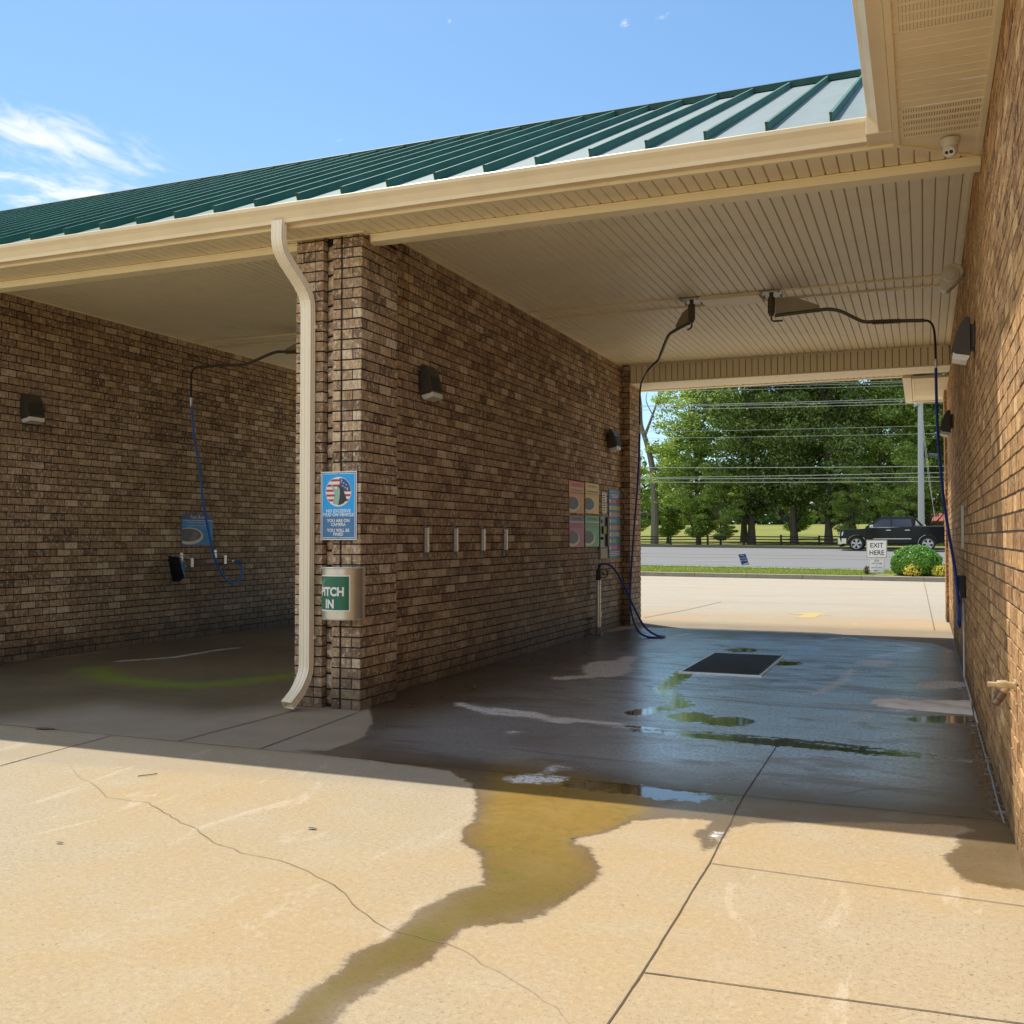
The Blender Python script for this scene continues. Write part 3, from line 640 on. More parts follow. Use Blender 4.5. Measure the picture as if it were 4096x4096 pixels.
# grooved ceiling / soffit panels: profile along 'u', extruded along 'v'
def grooved(b, u0, u1, v0, v1, z, along='y', pitch=.1016, wd=.016, dep=.011, poly=None, ph=0.):
    u = u0 + ph; segs = []
    uu = u0
    while uu < u1 - 1e-6:
        e = min(uu + pitch, u1); segs.append((uu, max(uu, e - wd), e)); uu = e
    f = (lambda u_, v_, z_: (u_, v_, z_)) if along == 'y' else (lambda u_, v_, z_: (v_, u_, z_))
    for a, m_, e in segs:
        w0, w1 = (poly(a) if poly else (v0, v1)); 
        x0, x1 = (poly(e) if poly else (v0, v1))
        dz = U(-.0008, .0008)
        b.quad(f(a, w0, z + dz), f(m_, x0, z + dz), f(m_, x1, z + dz), f(a, w1, z + dz))
        if m_ > a:
            q = m_ + wd * .3; r = e - wd * .3
            b.quad(f(m_, x0, z + dz), f(q, x0, z + dep), f(q, x1, z + dep), f(m_, x1, z + dz))
            b.quad(f(q, x0, z + dep), f(r, x0, z + dep), f(r, x1, z + dep), f(q, x1, z + dep), mi=1)
            b.quad(f(r, x0, z + dep), f(e, x0, z + dz), f(e, x1, z + dz), f(r, x1, z + dep))
M['siding_g'] = simple('groove_dark', (.40, .32, .20), .8, var=.3, nscale=6)  # darker tan for the groove bottoms
for x0, x1, lab in ((-4.75, XR, 'grooved cream ceiling of the near bay'), (-10.1, -5.0, 'grooved cream ceiling of the left bay')):
    b = MB(); grooved(b, x0, x1, 7.86, 16.6, ZC); b.box(x0, x1, 7.86, 16.6, ZC + .03, ZC + .05)
    b.build('ceiling', [M['siding2'], M['siding_g']], cw)['label'] = lab
    b = MB()                                 # cove trim along the walls
    b.box(x0 + .003, x0 + .03, 7.88, 16.58, ZC - .022, ZC - .003); b.box(x1 - .03, x1 - .003, 7.88, 16.58, ZC - .022, ZC - .003)
    b.box(x0 + .03, x1 - .03, 12.16, 12.175, ZC - .022, ZC - .003); b.box(x0 + .03, x1 - .03, 12.615, 12.63, ZC - .022, ZC - .003)
    b.build('ceiling_trim', M['siding'], cw)
# beams over the bay mouths
for x0, x1 in ((-4.49, XR), (-9.84, -5.2)):
    b = MB(); b.box(x0, x1 - .002, 7.72, 7.87, 4.10, 4.165); b.box(x0, x1 - .002, 7.735, 7.86, 4.165, 4.46); b.box(x0 - .26, x0, 7.78, 7.865, 4.103, 4.45)
    b.box(x0 + .0, x1 - .002, 7.705, 7.719, 4.150, 4.166)
    b.build('beam', M['siding'], cw, bevel=.004)
# rear header with vertical grooves
for x0, x1 in ((-4.6, XR), (-9.95, -5.15)):
    b = MB(); b.box(x0, x1 - .002, 16.62, 17.3, 4.10, 4.46)
    u = x0 + .02
    while u < x1 - .1:
        b.box(u, u + .086, 16.600, 16.614, 4.125, 4.40); u += .1016
    b.box(x0, x1 - .002, 16.615, 16.6195, 4.12, 4.402, mi=1)
    b.box(x0, x1 - .002, 16.60, 16.62, 4.40, 4.419); b.box(x0, x1 - .002, 16.605, 16.62, 4.10, 4.122)
    b.build('rear_header', [M['siding2'], M['siding_g']], cw)
    b = MB(); u = x0 + .1
    while u < x1 - .1:
        b.cyl((u, 16.75, 4.0985), (u, 16.75, 4.102), .008, seg=6); u += .2 if False else .21
    b.build('vent_hole', M['groove'], cw)['kind'] = 'stuff'
# eave soffits
b = MB(); grooved(b, -30, -.13, 7.30, 7.72, ZS)
def mit(x): return (7.30 + max(0, (x + .13)) * (.42 / .53), 7.72)
grooved(b, -.13, XR, 7.3, 7.72, ZS, poly=mit)
b.build('soffit', [M['siding'], M['siding_g']], cw)['label'] = 'front eave soffit over the bays'
b = MB(); grooved(b, -6, 7.2, -.13, XR, ZS, along='x'); 
def mit2(y): return (-.13 + max(0, (y - 7.3)) * (.53 / .42), XR)
grooved(b, 7.3, 7.7, -.13, XR, ZS, along='x', poly=mit2) if False else None
b.quad((-.13, 7.2, ZS), (-.13, 7.3, ZS), (XR, 7.72, ZS), (XR, 7.2, ZS))
b.build('soffit', [M['siding'], M['siding_g']], cw)['label'] = 'right eave soffit with vent slots'
# perforation slots
b = MB()
yy = 4.0
def slots(y0, row, n, wl):
    for i in range(n):
        xx = -.095 + i * (.455 / n); b.box(xx, xx + .0028, y0 + row, y0 + row + wl, ZS - .0012, ZS + .001)
y = -6
cnt = 0
gy_ = [-6 + .1016 * i for i in range(140)]
for yv in gy_:
    if 3.4 < yv < 5.62:
        for rr in range(3): slots(yv, .012 + rr * .024, 26, .012)
    elif 6.65 < yv < 7.15: slots(yv, .02, 30, .05)
ob = b.build('vent_slot', M['groove'], cw); ob['kind'] = 'stuff'
b = MB()
b.box(-.165, -.128, -6, 7.30, ZS - .014, ZS + .03); b.box(XR - .035, XR - .004, -.6, 7.66, ZS - .014, ZS - .0015)
b.obox((-.13, 7.29, ZS - .016), (.53, .42, 0), (-.016, .02, 0), (0, 0, .014))
b.box(-30, -.14, 7.29, 7.325, ZS - .012, ZS + .03)
b.box(-5.28, -4.49, 7.60, 7.632, ZS - .014, ZS - .002); b.box(-4.525, -4.49, 7.633, 7.70, ZS - .014, ZS - .002)
b.build('soffit_trim', M['siding'], cw)
# rear soffits
b = MB(); grooved(b, -30, -.13, 17.3, 17.75, ZS - .02); b.build('soffit', [M['siding'], M['siding_g']], cw)['label'] = 'rear eave soffit'
b = MB(); grooved(b, 17.75, 20.75, -.13, XR, 4.10, along='x'); b.box(-.16, -.128, 17.75, 20.8, 4.085, 4.13); b.box(-.16, XR, 20.75, 20.79, 4.085, 4.13); b.box(-.16, XR, 17.72, 17.76, 4.085, 4.13)
b.build('soffit', [M['siding'], M['siding_g']], cw)['label'] = 'rear right eave soffit'
b = MB(); b.box(-.30, -.17, 17.7, 20.95, 4.10, 4.30); b.box(-.30, 9, 20.95, 21.05, 4.10, 4.30)
b.build('fascia', M['gutter'], cw)
# gutters: K-style profile
GP = [(0, .02), (0, .15), (-.012, .15), (-.15, .15), (-.16, .14), (-.155, .115), (-.125, .08), (-.095, .03), (-.088, .0), (-.004, .0)]
b = MB(); b.prism(GP, lambda u, v, tt: (tt, 7.29 + u, ZS + .012 + v), -30, -.285)
b.build('gutter', M['gutter'], cw, bevel=.003)['label'] = 'front gutter over the bays'
b = MB(); b.prism(GP, lambda u, v, tt: (-.165 + u, tt, ZS + .012 + v), -6, 7.275)
b.build('gutter', M['gutter'], cw, bevel=.003)['label'] = 'gutter along the right eave'
b = MB(); b.prism([(-.175, .0), (-.175, .16), (0, .16), (0, -.0)], lambda u, v, tt: (-.165 + u * .96, tt, ZS + .006 + v), 7.06, 7.30)
b.build('gutter_corner', M['gutter'], cw, bevel=.006)
b = MB(); b.box(-30, -.2, 7.31, 7.34, ZS + .005, ZS + .17); b.box(-.158, -.135, -6, 7.33, ZS + .005, ZS + .17); b.box(-30, -.2, 17.75, 17.9, ZS - .03, ZS + .16)
b.build('fascia', M['gutter'], cw)
# main roof
RY0, RZ0, RYR, RZR = 7.20, 4.345, 12.5, 6.95
sl = (RZR - RZ0) / (RYR - RY0)
b = MB()
b.add([(-31, RY0, RZ0), (4.4, RY0, RZ0), (4.4, RYR, RZR), (-31, RYR, RZR)], [(0, 1, 2, 3)]); b.add([(-31, 17.8, RZ0), (4.4, 17.8, RZ0), (4.4, RYR, RZR), (-31, RYR, RZR)], [(3, 2, 1, 0)])
b.add([(-31, RY0, RZ0 - .012), (4.4, RY0, RZ0 - .012), (4.4, RY0, RZ0), (-31, RY0, RZ0)], [(0, 1, 2, 3)])
rf = b.build('roof', M['roofpan'], cw); rf['label'] = 'green standing seam metal roof over the bays'
nv = Vector((0, -sl, 1)).normalized(); dv = Vector((0, 1, sl)).normalized(); Lr = sqrt((RYR - RY0) ** 2 + (RZR - RZ0) ** 2)
x = -.565
sp = .4345
k = 0
while x > -30.9:
    b = MB(); O = Vector((x - .009, RY0 + .01, RZ0 + .002)) 
    b.obox(O + dv * .03, (.018, 0, 0), dv * (Lr - .08), nv * .060)
    b.obox(O + dv * .03 + nv * .060 - Vector((.004, 0, 0)), (.026, 0, 0), dv * (Lr - .08), nv * .008)
    b.obox(O + dv * .022, (.018, 0, 0), dv * .007, nv * .072, mi=1)
    b.build('seam', [M['roofrib'], M['ridge']], rf); x -= sp; k += 1
b = MB(); b.obox((-31, RYR - .16, RZR - .16 * sl + .066), (35, 0, 0), (0, .16, .16 * sl), nv * .02); b.obox((-31, RYR, RZR + .066), (35, 0, 0), (0, .16, -.16 * sl), (0, 0, .02)); b.obox((-31, RYR - .165, RZR - .165 * sl + .012), (35, 0, 0), (0, .012, 0), (0, 0, .07))
b.build('ridge_cap', M['ridge'], rf)
# right roof (over the equipment room)
b = MB(); rz_ = lambda x_: RZ0 + (x_ + .2) * sl
for xa_, ya_, yb_ in ((-.2, -6.2, 7.35), (.6, 7.35, 17.6), (-.2, 17.6, 21.0)):
    b.add([(xa_, ya_, rz_(xa_)), (xa_, yb_, rz_(xa_)), (4.4, yb_, rz_(4.4)), (4.4, ya_, rz_(4.4))], [(3, 2, 1, 0)])
b.add([(9, -6.2, RZ0), (9, 21.0, RZ0), (4.4, 21.0, RZ0 + 4.6 * sl), (4.4, -6.2, RZ0 + 4.6 * sl)], [(0, 1, 2, 3)])
b.add([(-.2, -6.2, RZ0 - .02), (9, -6.2, RZ0 - .02), (4.4, -6.2, RZ0 + 4.6 * sl)], [(0, 1, 2)]); b.add([(-.2, 21, RZ0 - .02), (9, 21, RZ0 - .02), (4.4, 21, RZ0 + 4.6 * sl)], [(2, 1, 0)])
b.build('roof', M['roofpan'], cw)['label'] = 'right roof slope above the equipment room'

# downspout
def downspout():
    path = spline([(-5.08, 7.20, 4.20), (-5.08, 7.20, 4.02), (-5.08, 7.28, 3.90), (-5.05, 7.48, 3.72), (-5.04, 7.565, 3.60), (-5.035, 7.575, 3.45)], 6)
    path += [Vector((-5.035, 7.575, z)) for z in (3.0, 2, 1, .5)] + spline([(-5.035, 7.575, .42), (-5.037, 7.56, .30), (-5.045, 7.46, .16), (-5.06, 7.33, .06)], 5)
    hw, hd = .050, .036; b = MB()
    prof = []
    ridges = [(-1, -1), (-.8, -1), (-.72, -.9), (-.62, -.9), (-.55, -1), (-.2, -1), (-.12, -.9), (.12, -.9), (.2, -1), (.55, -1), (.62, -.9), (.72, -.9), (.8, -1), (1, -1), (1, -.6), (.93, -.5), (.93, -.2), (1, -.1), (1, .3), (.93, .4), (.93, .7), (1, .8), (1, 1), (-1, 1), (-1, .3), (-.93, .2), (-.93, -.2), (-1, -.3)]
    n = len(ridges); vs = []
    for i, p in enumerate(path):
        d = (path[min(i + 1, len(path) - 1)] - path[max(i - 1, 0)]).normalized()
        a = Vector((1, 0, 0)); a = (a - d * a.dot(d)).normalized(); q = d.cross(a) * 1
        if q.y < 0 and abs(d.z) > .5: q = -q
        elif abs(d.z) <= .5 and q.z < 0: q = -q
        if q.y < -.01: q = -q
        wob = 1 + (.03 if i % 2 else -.0) * (1 if (abs(d.z) < .985) else 0)
        vs += [p + a * hw * u * wob + q * hd * v * wob for u, v in ridges]
    b.add(vs, [(i * n + k, i * n + (k + 1) % n, (i + 1) * n + (k + 1) % n, (i + 1) * n + k) for i in range(len(path) - 1) for k in range(n)])
    o = b.build('downspout', M['pipe_cream'], cw)
    so_ = o.modifiers.new('solid', 'SOLIDIFY'); so_.thickness = .003
    for z_ in (3.35, .60): b = MB(); b.box(-5.09, -4.975, 7.60, 7.64, z_, z_ + .03); b.build('strap', M['pipe_cream'], o)
downspout()
# left neighbour building mass (closes the roof end)
b = MB(); b.box(-30, -10.41, 8.0, 17.3, 0, 4.5, 1)
for q in range(3): pass
brickface(b, 'y', 7.99, -1, -12.5, -10.41, .004, ZS); b.build('wall', [M['brick'], M['mortar']], cw)['label'] = 'front wall left of the bays'

# ================================================================== FIXTURES
UYZ = (Vector((0, 1, 0)), Vector((0, 0, 1)))
# --- wall lamps
def make_lamp():
    r = thing('wall_lamp', 'x', 'wall lamp')
    b = MB(); b.box(-.0, .05, -.14, .14, -.09, .17); b.build('back_box', M['bronze'], r, world=False, bevel=.01)
    b = MB(); b.prism([(.05, .24), (.10, .25), (.17, .14), (.23, -.13), (.20, -.15), (.05, -.18)], lambda u, v, tt: (u, tt, v), -.17, .17); b.build('housing', M['bronze'], r, world=False, bevel=.006)
    b = MB()
    for i in range(11):
        y = -.13 + i * .026; b.add([(.178, y - .005, .10), (.178, y + .005, .10), (.226, y + .005, -.10), (.226, y - .005, -.10), (.190, y - .005, .10), (.190, y + .005, .10), (.238, y + .005, -.10), (.238, y - .005, -.10)], [(4, 7, 6, 5), (0, 1, 5, 4), (1, 2, 6, 5), (2, 3, 7, 6), (3, 0, 4, 7)])
    b.build('cooling_fin', M['bronze'], r, world=False)
    b = MB(); b.add([(.055, -.16, -.182), (.055, .16, -.182), (.2, .16, -.152), (.2, -.16, -.152), (.225, -.16, -.135), (.225, .16, -.135), (.09, -.15, -.235), (.09, .15, -.235), (.235, -.15, -.20), (.235, .15, -.20)],
          [(0, 1, 7, 6), (6, 7, 9, 8), (8, 9, 5, 4), (0, 6, 8, 4), (1, 5, 9, 7)]); b.build('lens', M['lens'], r, world=False)
    return r
lamps = [((-4.75, 9.30, 3.12), 0, 'dark bronze wall lamp on the dividing wall nearest the front pier'), ((-4.75, 15.92, 3.12), 0, 'dark bronze wall lamp on the dividing wall above the instruction board'),
         ((-10.1, 9.2, 3.10), 0, 'dark bronze wall lamp on the far left wall of the left bay'), ((XR, 9.05, 3.14), pi, 'dark bronze wall lamp seen side on, nearer one on the right wall'), ((XR, 15.5, 3.14), pi, 'small distant wall lamp on the right wall near the exit')]
lp = make_lamp()
for i, (l, rz, lab) in enumerate(lamps):
    q = lp if i == 0 else copy_tree(lp); q.location = (l[0], l[1] - .06, l[2] - .05); q.scale = (.74, .74, .74); q.rotation_euler = (0, 0, rz); tag(q, lab, 'wall lamp', 'wall lamps in the wash bays')
# --- turret camera under the soffit
r = thing('security_camera', 'white turret security camera hanging under the right soffit corner', 'camera', (.19, 7.30, ZS - .012))
b = MB(); b.lathe((.19, 7.30, ZS - .014), (0, 0, -1), [(0, .062), (.02, .062), (.03, .055), (.06, .047), (.07, .04)]); b.build('base', M['cam_white'], r, smooth=True)
dcam = Vector((-.25, -.75, -.62)).normalized(); oc = Vector((.19, 7.30, ZS - .085))
b = MB(); b.lathe(oc - dcam * .045, dcam, [(0, .012), (.008, .03), (.03, .046), (.05, .049), (.07, .046), (.082, .036)]); ball = b.build('eyeball', M['cam_white'], r, smooth=True)
b = MB(); tu = dcam.cross(Vector((0, 0, 1))).normalized(); tv = tu.cross(dcam)
b.disc(oc + dcam * .0385 - tu * .014, tu, tv, .012, .012); b.disc(oc + dcam * .0385 + tu * .016, tu, tv, .011, .011); b.build('lens', M['glassblack'], ball)
# --- rounded box camera at ceiling on right wall
r = thing('dome_device', 'beige rounded wall device with a swivel disc, high on the right wall by the ceiling', 'camera', (.35, 10.9, 4.05))
b = MB(); b.prism([(-.10, -.12), (-.09, .03), (-.05, .10), (.02, .13), (.10, .10), (.13, .03), (.10, -.03), (.03, -.10), (-.04, -.16)], lambda u, v, tt: (.27 + u, 10.85 + tt * .5, 4.07 + v), -.16, .16); b.build('housing', M['cam_white'], r, bevel=.02, smooth=False, seg=3)
b = MB(); b.lathe((.27, 10.77, 4.07), (0, -1, 0), [(0, .085), (.012, .082), (.02, .07)]); b.lathe((.27, 10.75, 4.07), (0, -1, 0), [(0, .045), (.012, .043)]); b.build('swivel_disc', M['cam_white'], r, smooth=True)
b = MB(); b.box(.36, .40, 10.8, 10.95, 4.05, 4.13); b.build('bracket', M['dull_steel'], r)

# --- overhead booms
def boom(name, label, hub, path, hose, hosemat, gdir, hosename='hose', springs=None, gl=.55):
    hx, hy = hub; r = thing(name, label, 'wash boom', (hx, hy, ZC), group=None)
    b = MB(); b.box(hx - .13, hx + .13, hy - .17, hy + .17, ZC - .012, ZC - .0035)
    for sx in (-1, 1):
        for sy in (-1, 1): b.cyl((hx + sx * .10, hy + sy * .13, ZC - .035), (hx + sx * .10, hy + sy * .13, ZC - .012), .012, seg=6)
    b.build('mounting_plate', M['dull_steel'], r)
    b = MB(); b.cyl((hx, hy, ZC - .07), (hx, hy, ZC - .012), .025, seg=14); b.cyl((hx, hy, ZC - .25), (hx, hy, ZC - .06), .043, seg=16); b.cyl((hx, hy, ZC - .28), (hx, hy, ZC - .25), .03, seg=12)
    b.tube([(hx, hy, ZC - .28), (hx, hy, ZC - .33), (hx + gdir[0] * .03, hy + gdir[1] * .03, ZC - .345), (hx + gdir[0] * .13, hy + gdir[1] * .13, ZC - .345)], .012, 8); b.build('swivel', M['iron'], r)
    g = Vector((*gdir, 0)).normalized(); pn = Vector((-g.y, g.x, 0)) * .004; O = Vector((hx, hy, ZC))
    q = [O + g * .04 - Vector((0, 0, .07)), O + g * (gl * .55) - Vector((0, 0, .09)), O + g * gl - Vector((0, 0, .20)), O + g * gl - Vector((0, 0, .28)), O + g * .05 - Vector((0, 0, .27))]
    b = MB(); n = len(q); b.add([p + pn for p in q] + [p - pn for p in q], [tuple(range(n)), tuple(range(n, 2 * n))[::-1]] + [(i, i + n, (i + 1) % n + n, (i + 1) % n) for i in range(n)])
    b.build('gusset', M['gusset'], r)
    b = MB(); b.tube(spline(path, 7), .021, 10)
    arm = b.build('arm', M['iron'], r, smooth=True)
    if springs:
        a, c_ = Vector(springs[0]), Vector(springs[1]); b = MB(); N = 16 * 10; pts = []; d = (c_ - a); L = d.length; d.normalize(); e = d.orthogonal().normalized(); f_ = d.cross(e)
        for i in range(N + 1): th = 2 * pi * i / 10; pts.append(a + d * (L * i / N) + (e * cos(th) + f_ * sin(th)) * .024)
        b.tube(pts, .0065, 5); b.build('spring', M['iron'], arm)
    b = MB(); b.tube(spline(hose[0], 7), .013, 8); b.build('whip_hose', M['rubber'], r, smooth=True)
    e = Vector(hose[0][-1]); b = MB(); b.cyl(e + Vector((0, 0, .03)), e - Vector((0, 0, .05)), .02, seg=8); b.cyl(e - Vector((0, 0, .05)), e - Vector((0, 0, .10)), .015, seg=8); b.build('coupling', M['steel'], r)
    b = MB(); b.tube(spline(hose[1], 9), .016, 8); b.build(hosename, hosemat, r, smooth=True)
    return r
boom('wash_boom', 'right overhead swing arm with coil spring, its blue hose hanging by the wall', (-1.66, 12.3),
     [(-1.62, 12.3, 4.14), (-1.12, 12.3, 4.165), (-1.0, 12.3, 4.165), (-.87, 12.3, 4.13), (-.70, 12.3, 4.03), (-.60, 12.3, 3.985), (-.40, 12.3, 3.975), (.03, 12.3, 3.95)],
     ([(.02, 12.3, 3.95), (.08, 12.3, 3.935), (.125, 12.3, 3.86), (.14, 12.3, 3.7), (.145, 12.3, 3.47)], [(.145, 12.3, 3.40), (.15, 12.28, 2.9), (.165, 12.2, 2.5), (.20, 12.1, 2.0), (.245, 11.95, 1.6), (.30, 11.75, 1.2), (.315, 11.7, 1.02), (.335, 11.72, .90)]), M['navyhose'], (1, .0),
     springs=((-.53, 12.3, 3.975), (-.22, 12.3, 3.965)))
boom('wash_boom', 'left overhead swing arm pointing at the exit, its hose trailing to the spray gun', (-2.62, 12.3),
     [(-2.66, 12.33, 4.14), (-2.95, 12.75, 4.14), (-3.08, 12.98, 4.12), (-3.3, 13.5, 4.0), (-3.40, 13.75, 3.96), (-3.55, 14.05, 3.95), (-3.75, 14.5, 3.94)],
     ([(-3.74, 14.48, 3.94), (-3.9, 14.85, 3.90), (-4.0, 15.05, 3.80), (-4.03, 15.12, 3.5), (-4.04, 15.15, 3.2)], [(-4.04, 15.15, 3.1), (-4.08, 15.18, 2.4), (-4.15, 15.2, 1.6), (-4.2, 15.2, .9), (-4.18, 15.1, .42), (-4.0, 14.85, .10), (-3.8, 14.7, .016), (-3.62, 14.72, .014), (-3.60, 14.9, .014), (-3.74, 15.0, .014), (-3.95, 15.1, .12), (-4.12, 15.15, .38), (-4.3, 15.1, .78), (-4.42, 15.05, 1.0), (-4.52, 15.02, 1.08), (-4.62, 14.98, 1.08), (-4.66, 14.97, 1.04)]), M['navyhose'], (-.55, .84))
boom('foam_boom', 'overhead swing arm in the left bay carrying the light blue brush hose', (-7.97, 12.3),
     [(-8.02, 12.28, 4.14), (-8.5, 12.2, 4.17), (-8.68, 12.17, 4.16), (-8.95, 12.12, 4.06), (-9.1, 12.05, 4.0), (-9.4, 11.95, 3.99), (-9.78, 11.84, 3.97)],
     ([(-9.76, 11.85, 3.97), (-9.83, 11.84, 3.94), (-9.86, 11.83, 3.84), (-9.86, 11.83, 3.6), (-9.86, 11.83, 3.5)], [(-9.86, 11.83, 3.42), (-9.86, 11.9, 3.0), (-9.86, 12.0, 2.6), (-9.86, 12.14, 1.92), (-9.86, 12.34, 1.30), (-9.86, 12.48, 1.02), (-9.86, 12.68, .84), (-9.86, 12.85, .79), (-9.87, 13.03, .88), (-9.9, 13.09, 1.02), (-9.93, 13.0, 1.11), (-9.95, 12.9, 1.125)]), M['bluehose'], (-1, -.1))
b = MB(); b.box(-2.49, -1.79, 12.18, 12.60, ZC - .045, ZC - .012)
tag(b.build('mounting_board', M['siding']), 'cream mounting board on the ceiling between the two boom plates', 'board')

# --- foam brush on the left wall
r = thing('foam_brush', 'black bristled wash brush with light blue block and purple handle, lying in hooks', 'brush', (-9.95, 12.2, 1.05))
b = MB(); b.add([(-10.0, 11.70, 1.21), (-9.9, 11.70, 1.21), (-9.9, 11.80, .92), (-10.0, 11.80, .92), (-10.0, 11.655, 1.20), (-9.9, 11.655, 1.20), (-9.9, 11.755, .91), (-10.0, 11.755, .91)], [(0, 1, 2, 3), (4, 7, 6, 5), (0, 4, 5, 1), (1, 5, 6, 2), (2, 6, 7, 3), (3, 7, 4, 0)])
b.cyl((-9.95, 11.78, 1.07), (-9.95, 11.86, 1.075), .035, .02, 10); b.build('block', M['bluebrush'], r, bevel=.008)
b = MB(); random.seed(3)
for i in range(260):
    q = R(); y0, z0 = 11.655 + .1 * q, 1.20 - .29 * q; x0 = -10.01 + .12 * R(); L = U(.11, .15)
    b.tube([(x0, y0, z0), (x0 + U(-.02, .02), y0 - L, z0 + .0 - L * .10 + (q - .5) * -.10)], [.006, .003], 4, caps=False)
b.add([(-10.0, 11.67, 1.19), (-9.91, 11.67, 1.19), (-9.91, 11.765, .92), (-10.0, 11.765, .92), (-10.01, 11.545, 1.20), (-9.90, 11.545, 1.20), (-9.90, 11.64, .87), (-10.01, 11.64, .87)], [(4, 7, 6, 5), (0, 4, 5, 1), (1, 5, 6, 2), (2, 6, 7, 3), (3, 7, 4, 0)])
b.build('bristles', M['bristle'], r)
M['purple'] = simple('purple_tube', (.06, .045, .085), .35)
b = MB(); b.tube([(-9.95, 11.85, 1.075), (-9.95, 12.53, 1.10), (-9.95, 12.9, 1.125)], .016, 10); b.cyl((-9.95, 11.98, 1.08), (-9.95, 12.12, 1.086), .022, seg=10); b.build('handle', M['purple'], r, smooth=True)
b = MB(); b.cyl((-9.95, 12.9, 1.125), (-9.95, 12.96, 1.127), .02, seg=10); b.build('ferrule', M['steel'], r)
b = MB(); b.tube(spline([(-9.95, 12.96, 1.127), (-9.95, 13.05, 1.12), (-9.945, 13.11, 1.08)], 5), .022, 8); b.build('hose_guard', M['rubber'], r)
for y_, z_, lab in ((11.93, 1.15, 'steel brush hook nearer the bristles'), (12.69, 1.18, 'steel brush hook nearer the hose end')):
    b = MB(); b.box(-10.099, -10.09, y_ - .03, y_ + .03, z_ - .0, z_ + .12); b.tube([(-10.09, y_, z_ + .08), (-9.98, y_ + .0, z_ + .06), (-9.93, y_ + .03, z_ + .01), (-9.93, y_ + .03, z_ - .07)], .008, 6); b.box(-9.932, -9.924, y_ + .005, y_ + .06, z_ - .09, z_ + .04)
    tag(b.build('brush_hook', M['steel']), lab, 'hook', 'brush hooks on the left wall')

# --- signs
M['navy'] = simple('navy_print', (.03, .09, .28), .4, var=.08); M['blueprint'] = simple('blue_print', (.04, .28, .72), .4, var=.2, nscale=6)
M['ltblue'] = simple('light_blue_print', (.12, .30, .55), .45); M['sky_b'] = simple('bright_blue_print', (.0, .38, .90), .35, var=.05)
M['midblue'] = simple('slate_blue_print', (.05, .19, .42), .4); M['signwhite'] = simple('sign_white', (.80, .80, .78), .35, var=.02)
M['pale'] = simple('faded_cream', (.80, .75, .62), .5, var=.12); M['redp'] = simple('print_red', (.50, .04, .05), .45, var=.1); M['darkfig'] = simple('print_dark', (.02, .03, .03), .5)
M['verdi'] = simple('print_verdigris', (.30, .50, .40), .5, var=.25, nscale=60); M['grayph'] = simple('photo_grey', (.14, .15, .16), .5, var=.5, nscale=12)
def board(name, label, cat, x, y0, y1, z0, z1, mat, group=None, th=.006):
    r = thing(name, label, cat, (x, (y0 + y1) / 2, z0), group=group)
    b = MB(); b.box(x, x + th, y0, y1, z0, z1); b.build('panel', mat, r); return r
def patch(name, r, mat, x, poly):            # flat printed shape on a +X facing board; poly in (y,z)
    b = MB(); b.quad(*[(x, p[0], p[1]) for p in poly]); return b.build(name, mat, r)
def rect(y0, y1, z0, z1): return [(y0, z0), (y1, z0), (y1, z1), (y0, z1)]
def clipell(cy, cz, ry, rz, ymin, n=36):
    return [(max(ymin, cy + ry * cos(2 * pi * i / n)), cz + rz * sin(2 * pi * i / n)) for i in range(n)]
# foam brush sign
x = -10.094; y0, y1, z0, z1 = 11.93, 12.62, 1.38, 1.84
r = board('foam_brush_sign', 'blue foam brush sign with an oval picture on the far left wall', 'sign', x, y0, y1, z0, z1, M['blueprint']); xx = x + .0072
patch('header', r, M['navy'], xx, rect(y0, y1, z1 - .085, z1)); patch('rule', r, M['signwhite'], xx + .0008, rect(y0, y1, z1 - .094, z1 - .086))
patch('oval_border', r, M['pale'], xx + .0008, clipell(y0 + .16, z0 + .135, .31, .125, y0)); patch('picture', r, M['grayph'], xx + .0016, clipell(y0 + .14, z0 + .15, .28, .095, y0))
patch('picture', r, simple('photo_mauve', (.28, .17, .22), .5, var=.5, nscale=25), xx + .0024, [(y0 + .17, z0 + .07), (y0 + .30, z0 + .085), (y0 + .36, z0 + .17), (y0 + .26, z0 + .225)])
patch('picture', r, simple('photo_red', (.32, .06, .06), .5, var=.5, nscale=25), xx + .0024, [(y0, z0 + .18), (y0 + .1, z0 + .19), (y0 + .06, z0 + .225), (y0, z0 + .23)])
lettering([('Foam Brush', .345, .395, .078, .9), ('Use Foam Brush for the deep down dirt', .32, .332, .028, .95), ('and to remove road film, bugs and grime', .345, .285, .028, 1.0)], (xx + .001, y0, z0), (0, 1, 0), (0, 0, 1), M['signwhite'], r)
b = MB()
for k in range(9): b.tube([(xx + .001, y0 + .42 + .2 * (k % 3) / 3 + .03 * cos(q_ * .7), z0 + .06 + .2 * (k // 3) / 3 + .022 * sin(q_ * .7)) for q_ in range(10)], .0014, 3, caps=False)
b.build('line_drawing', M['ltblue'], r)
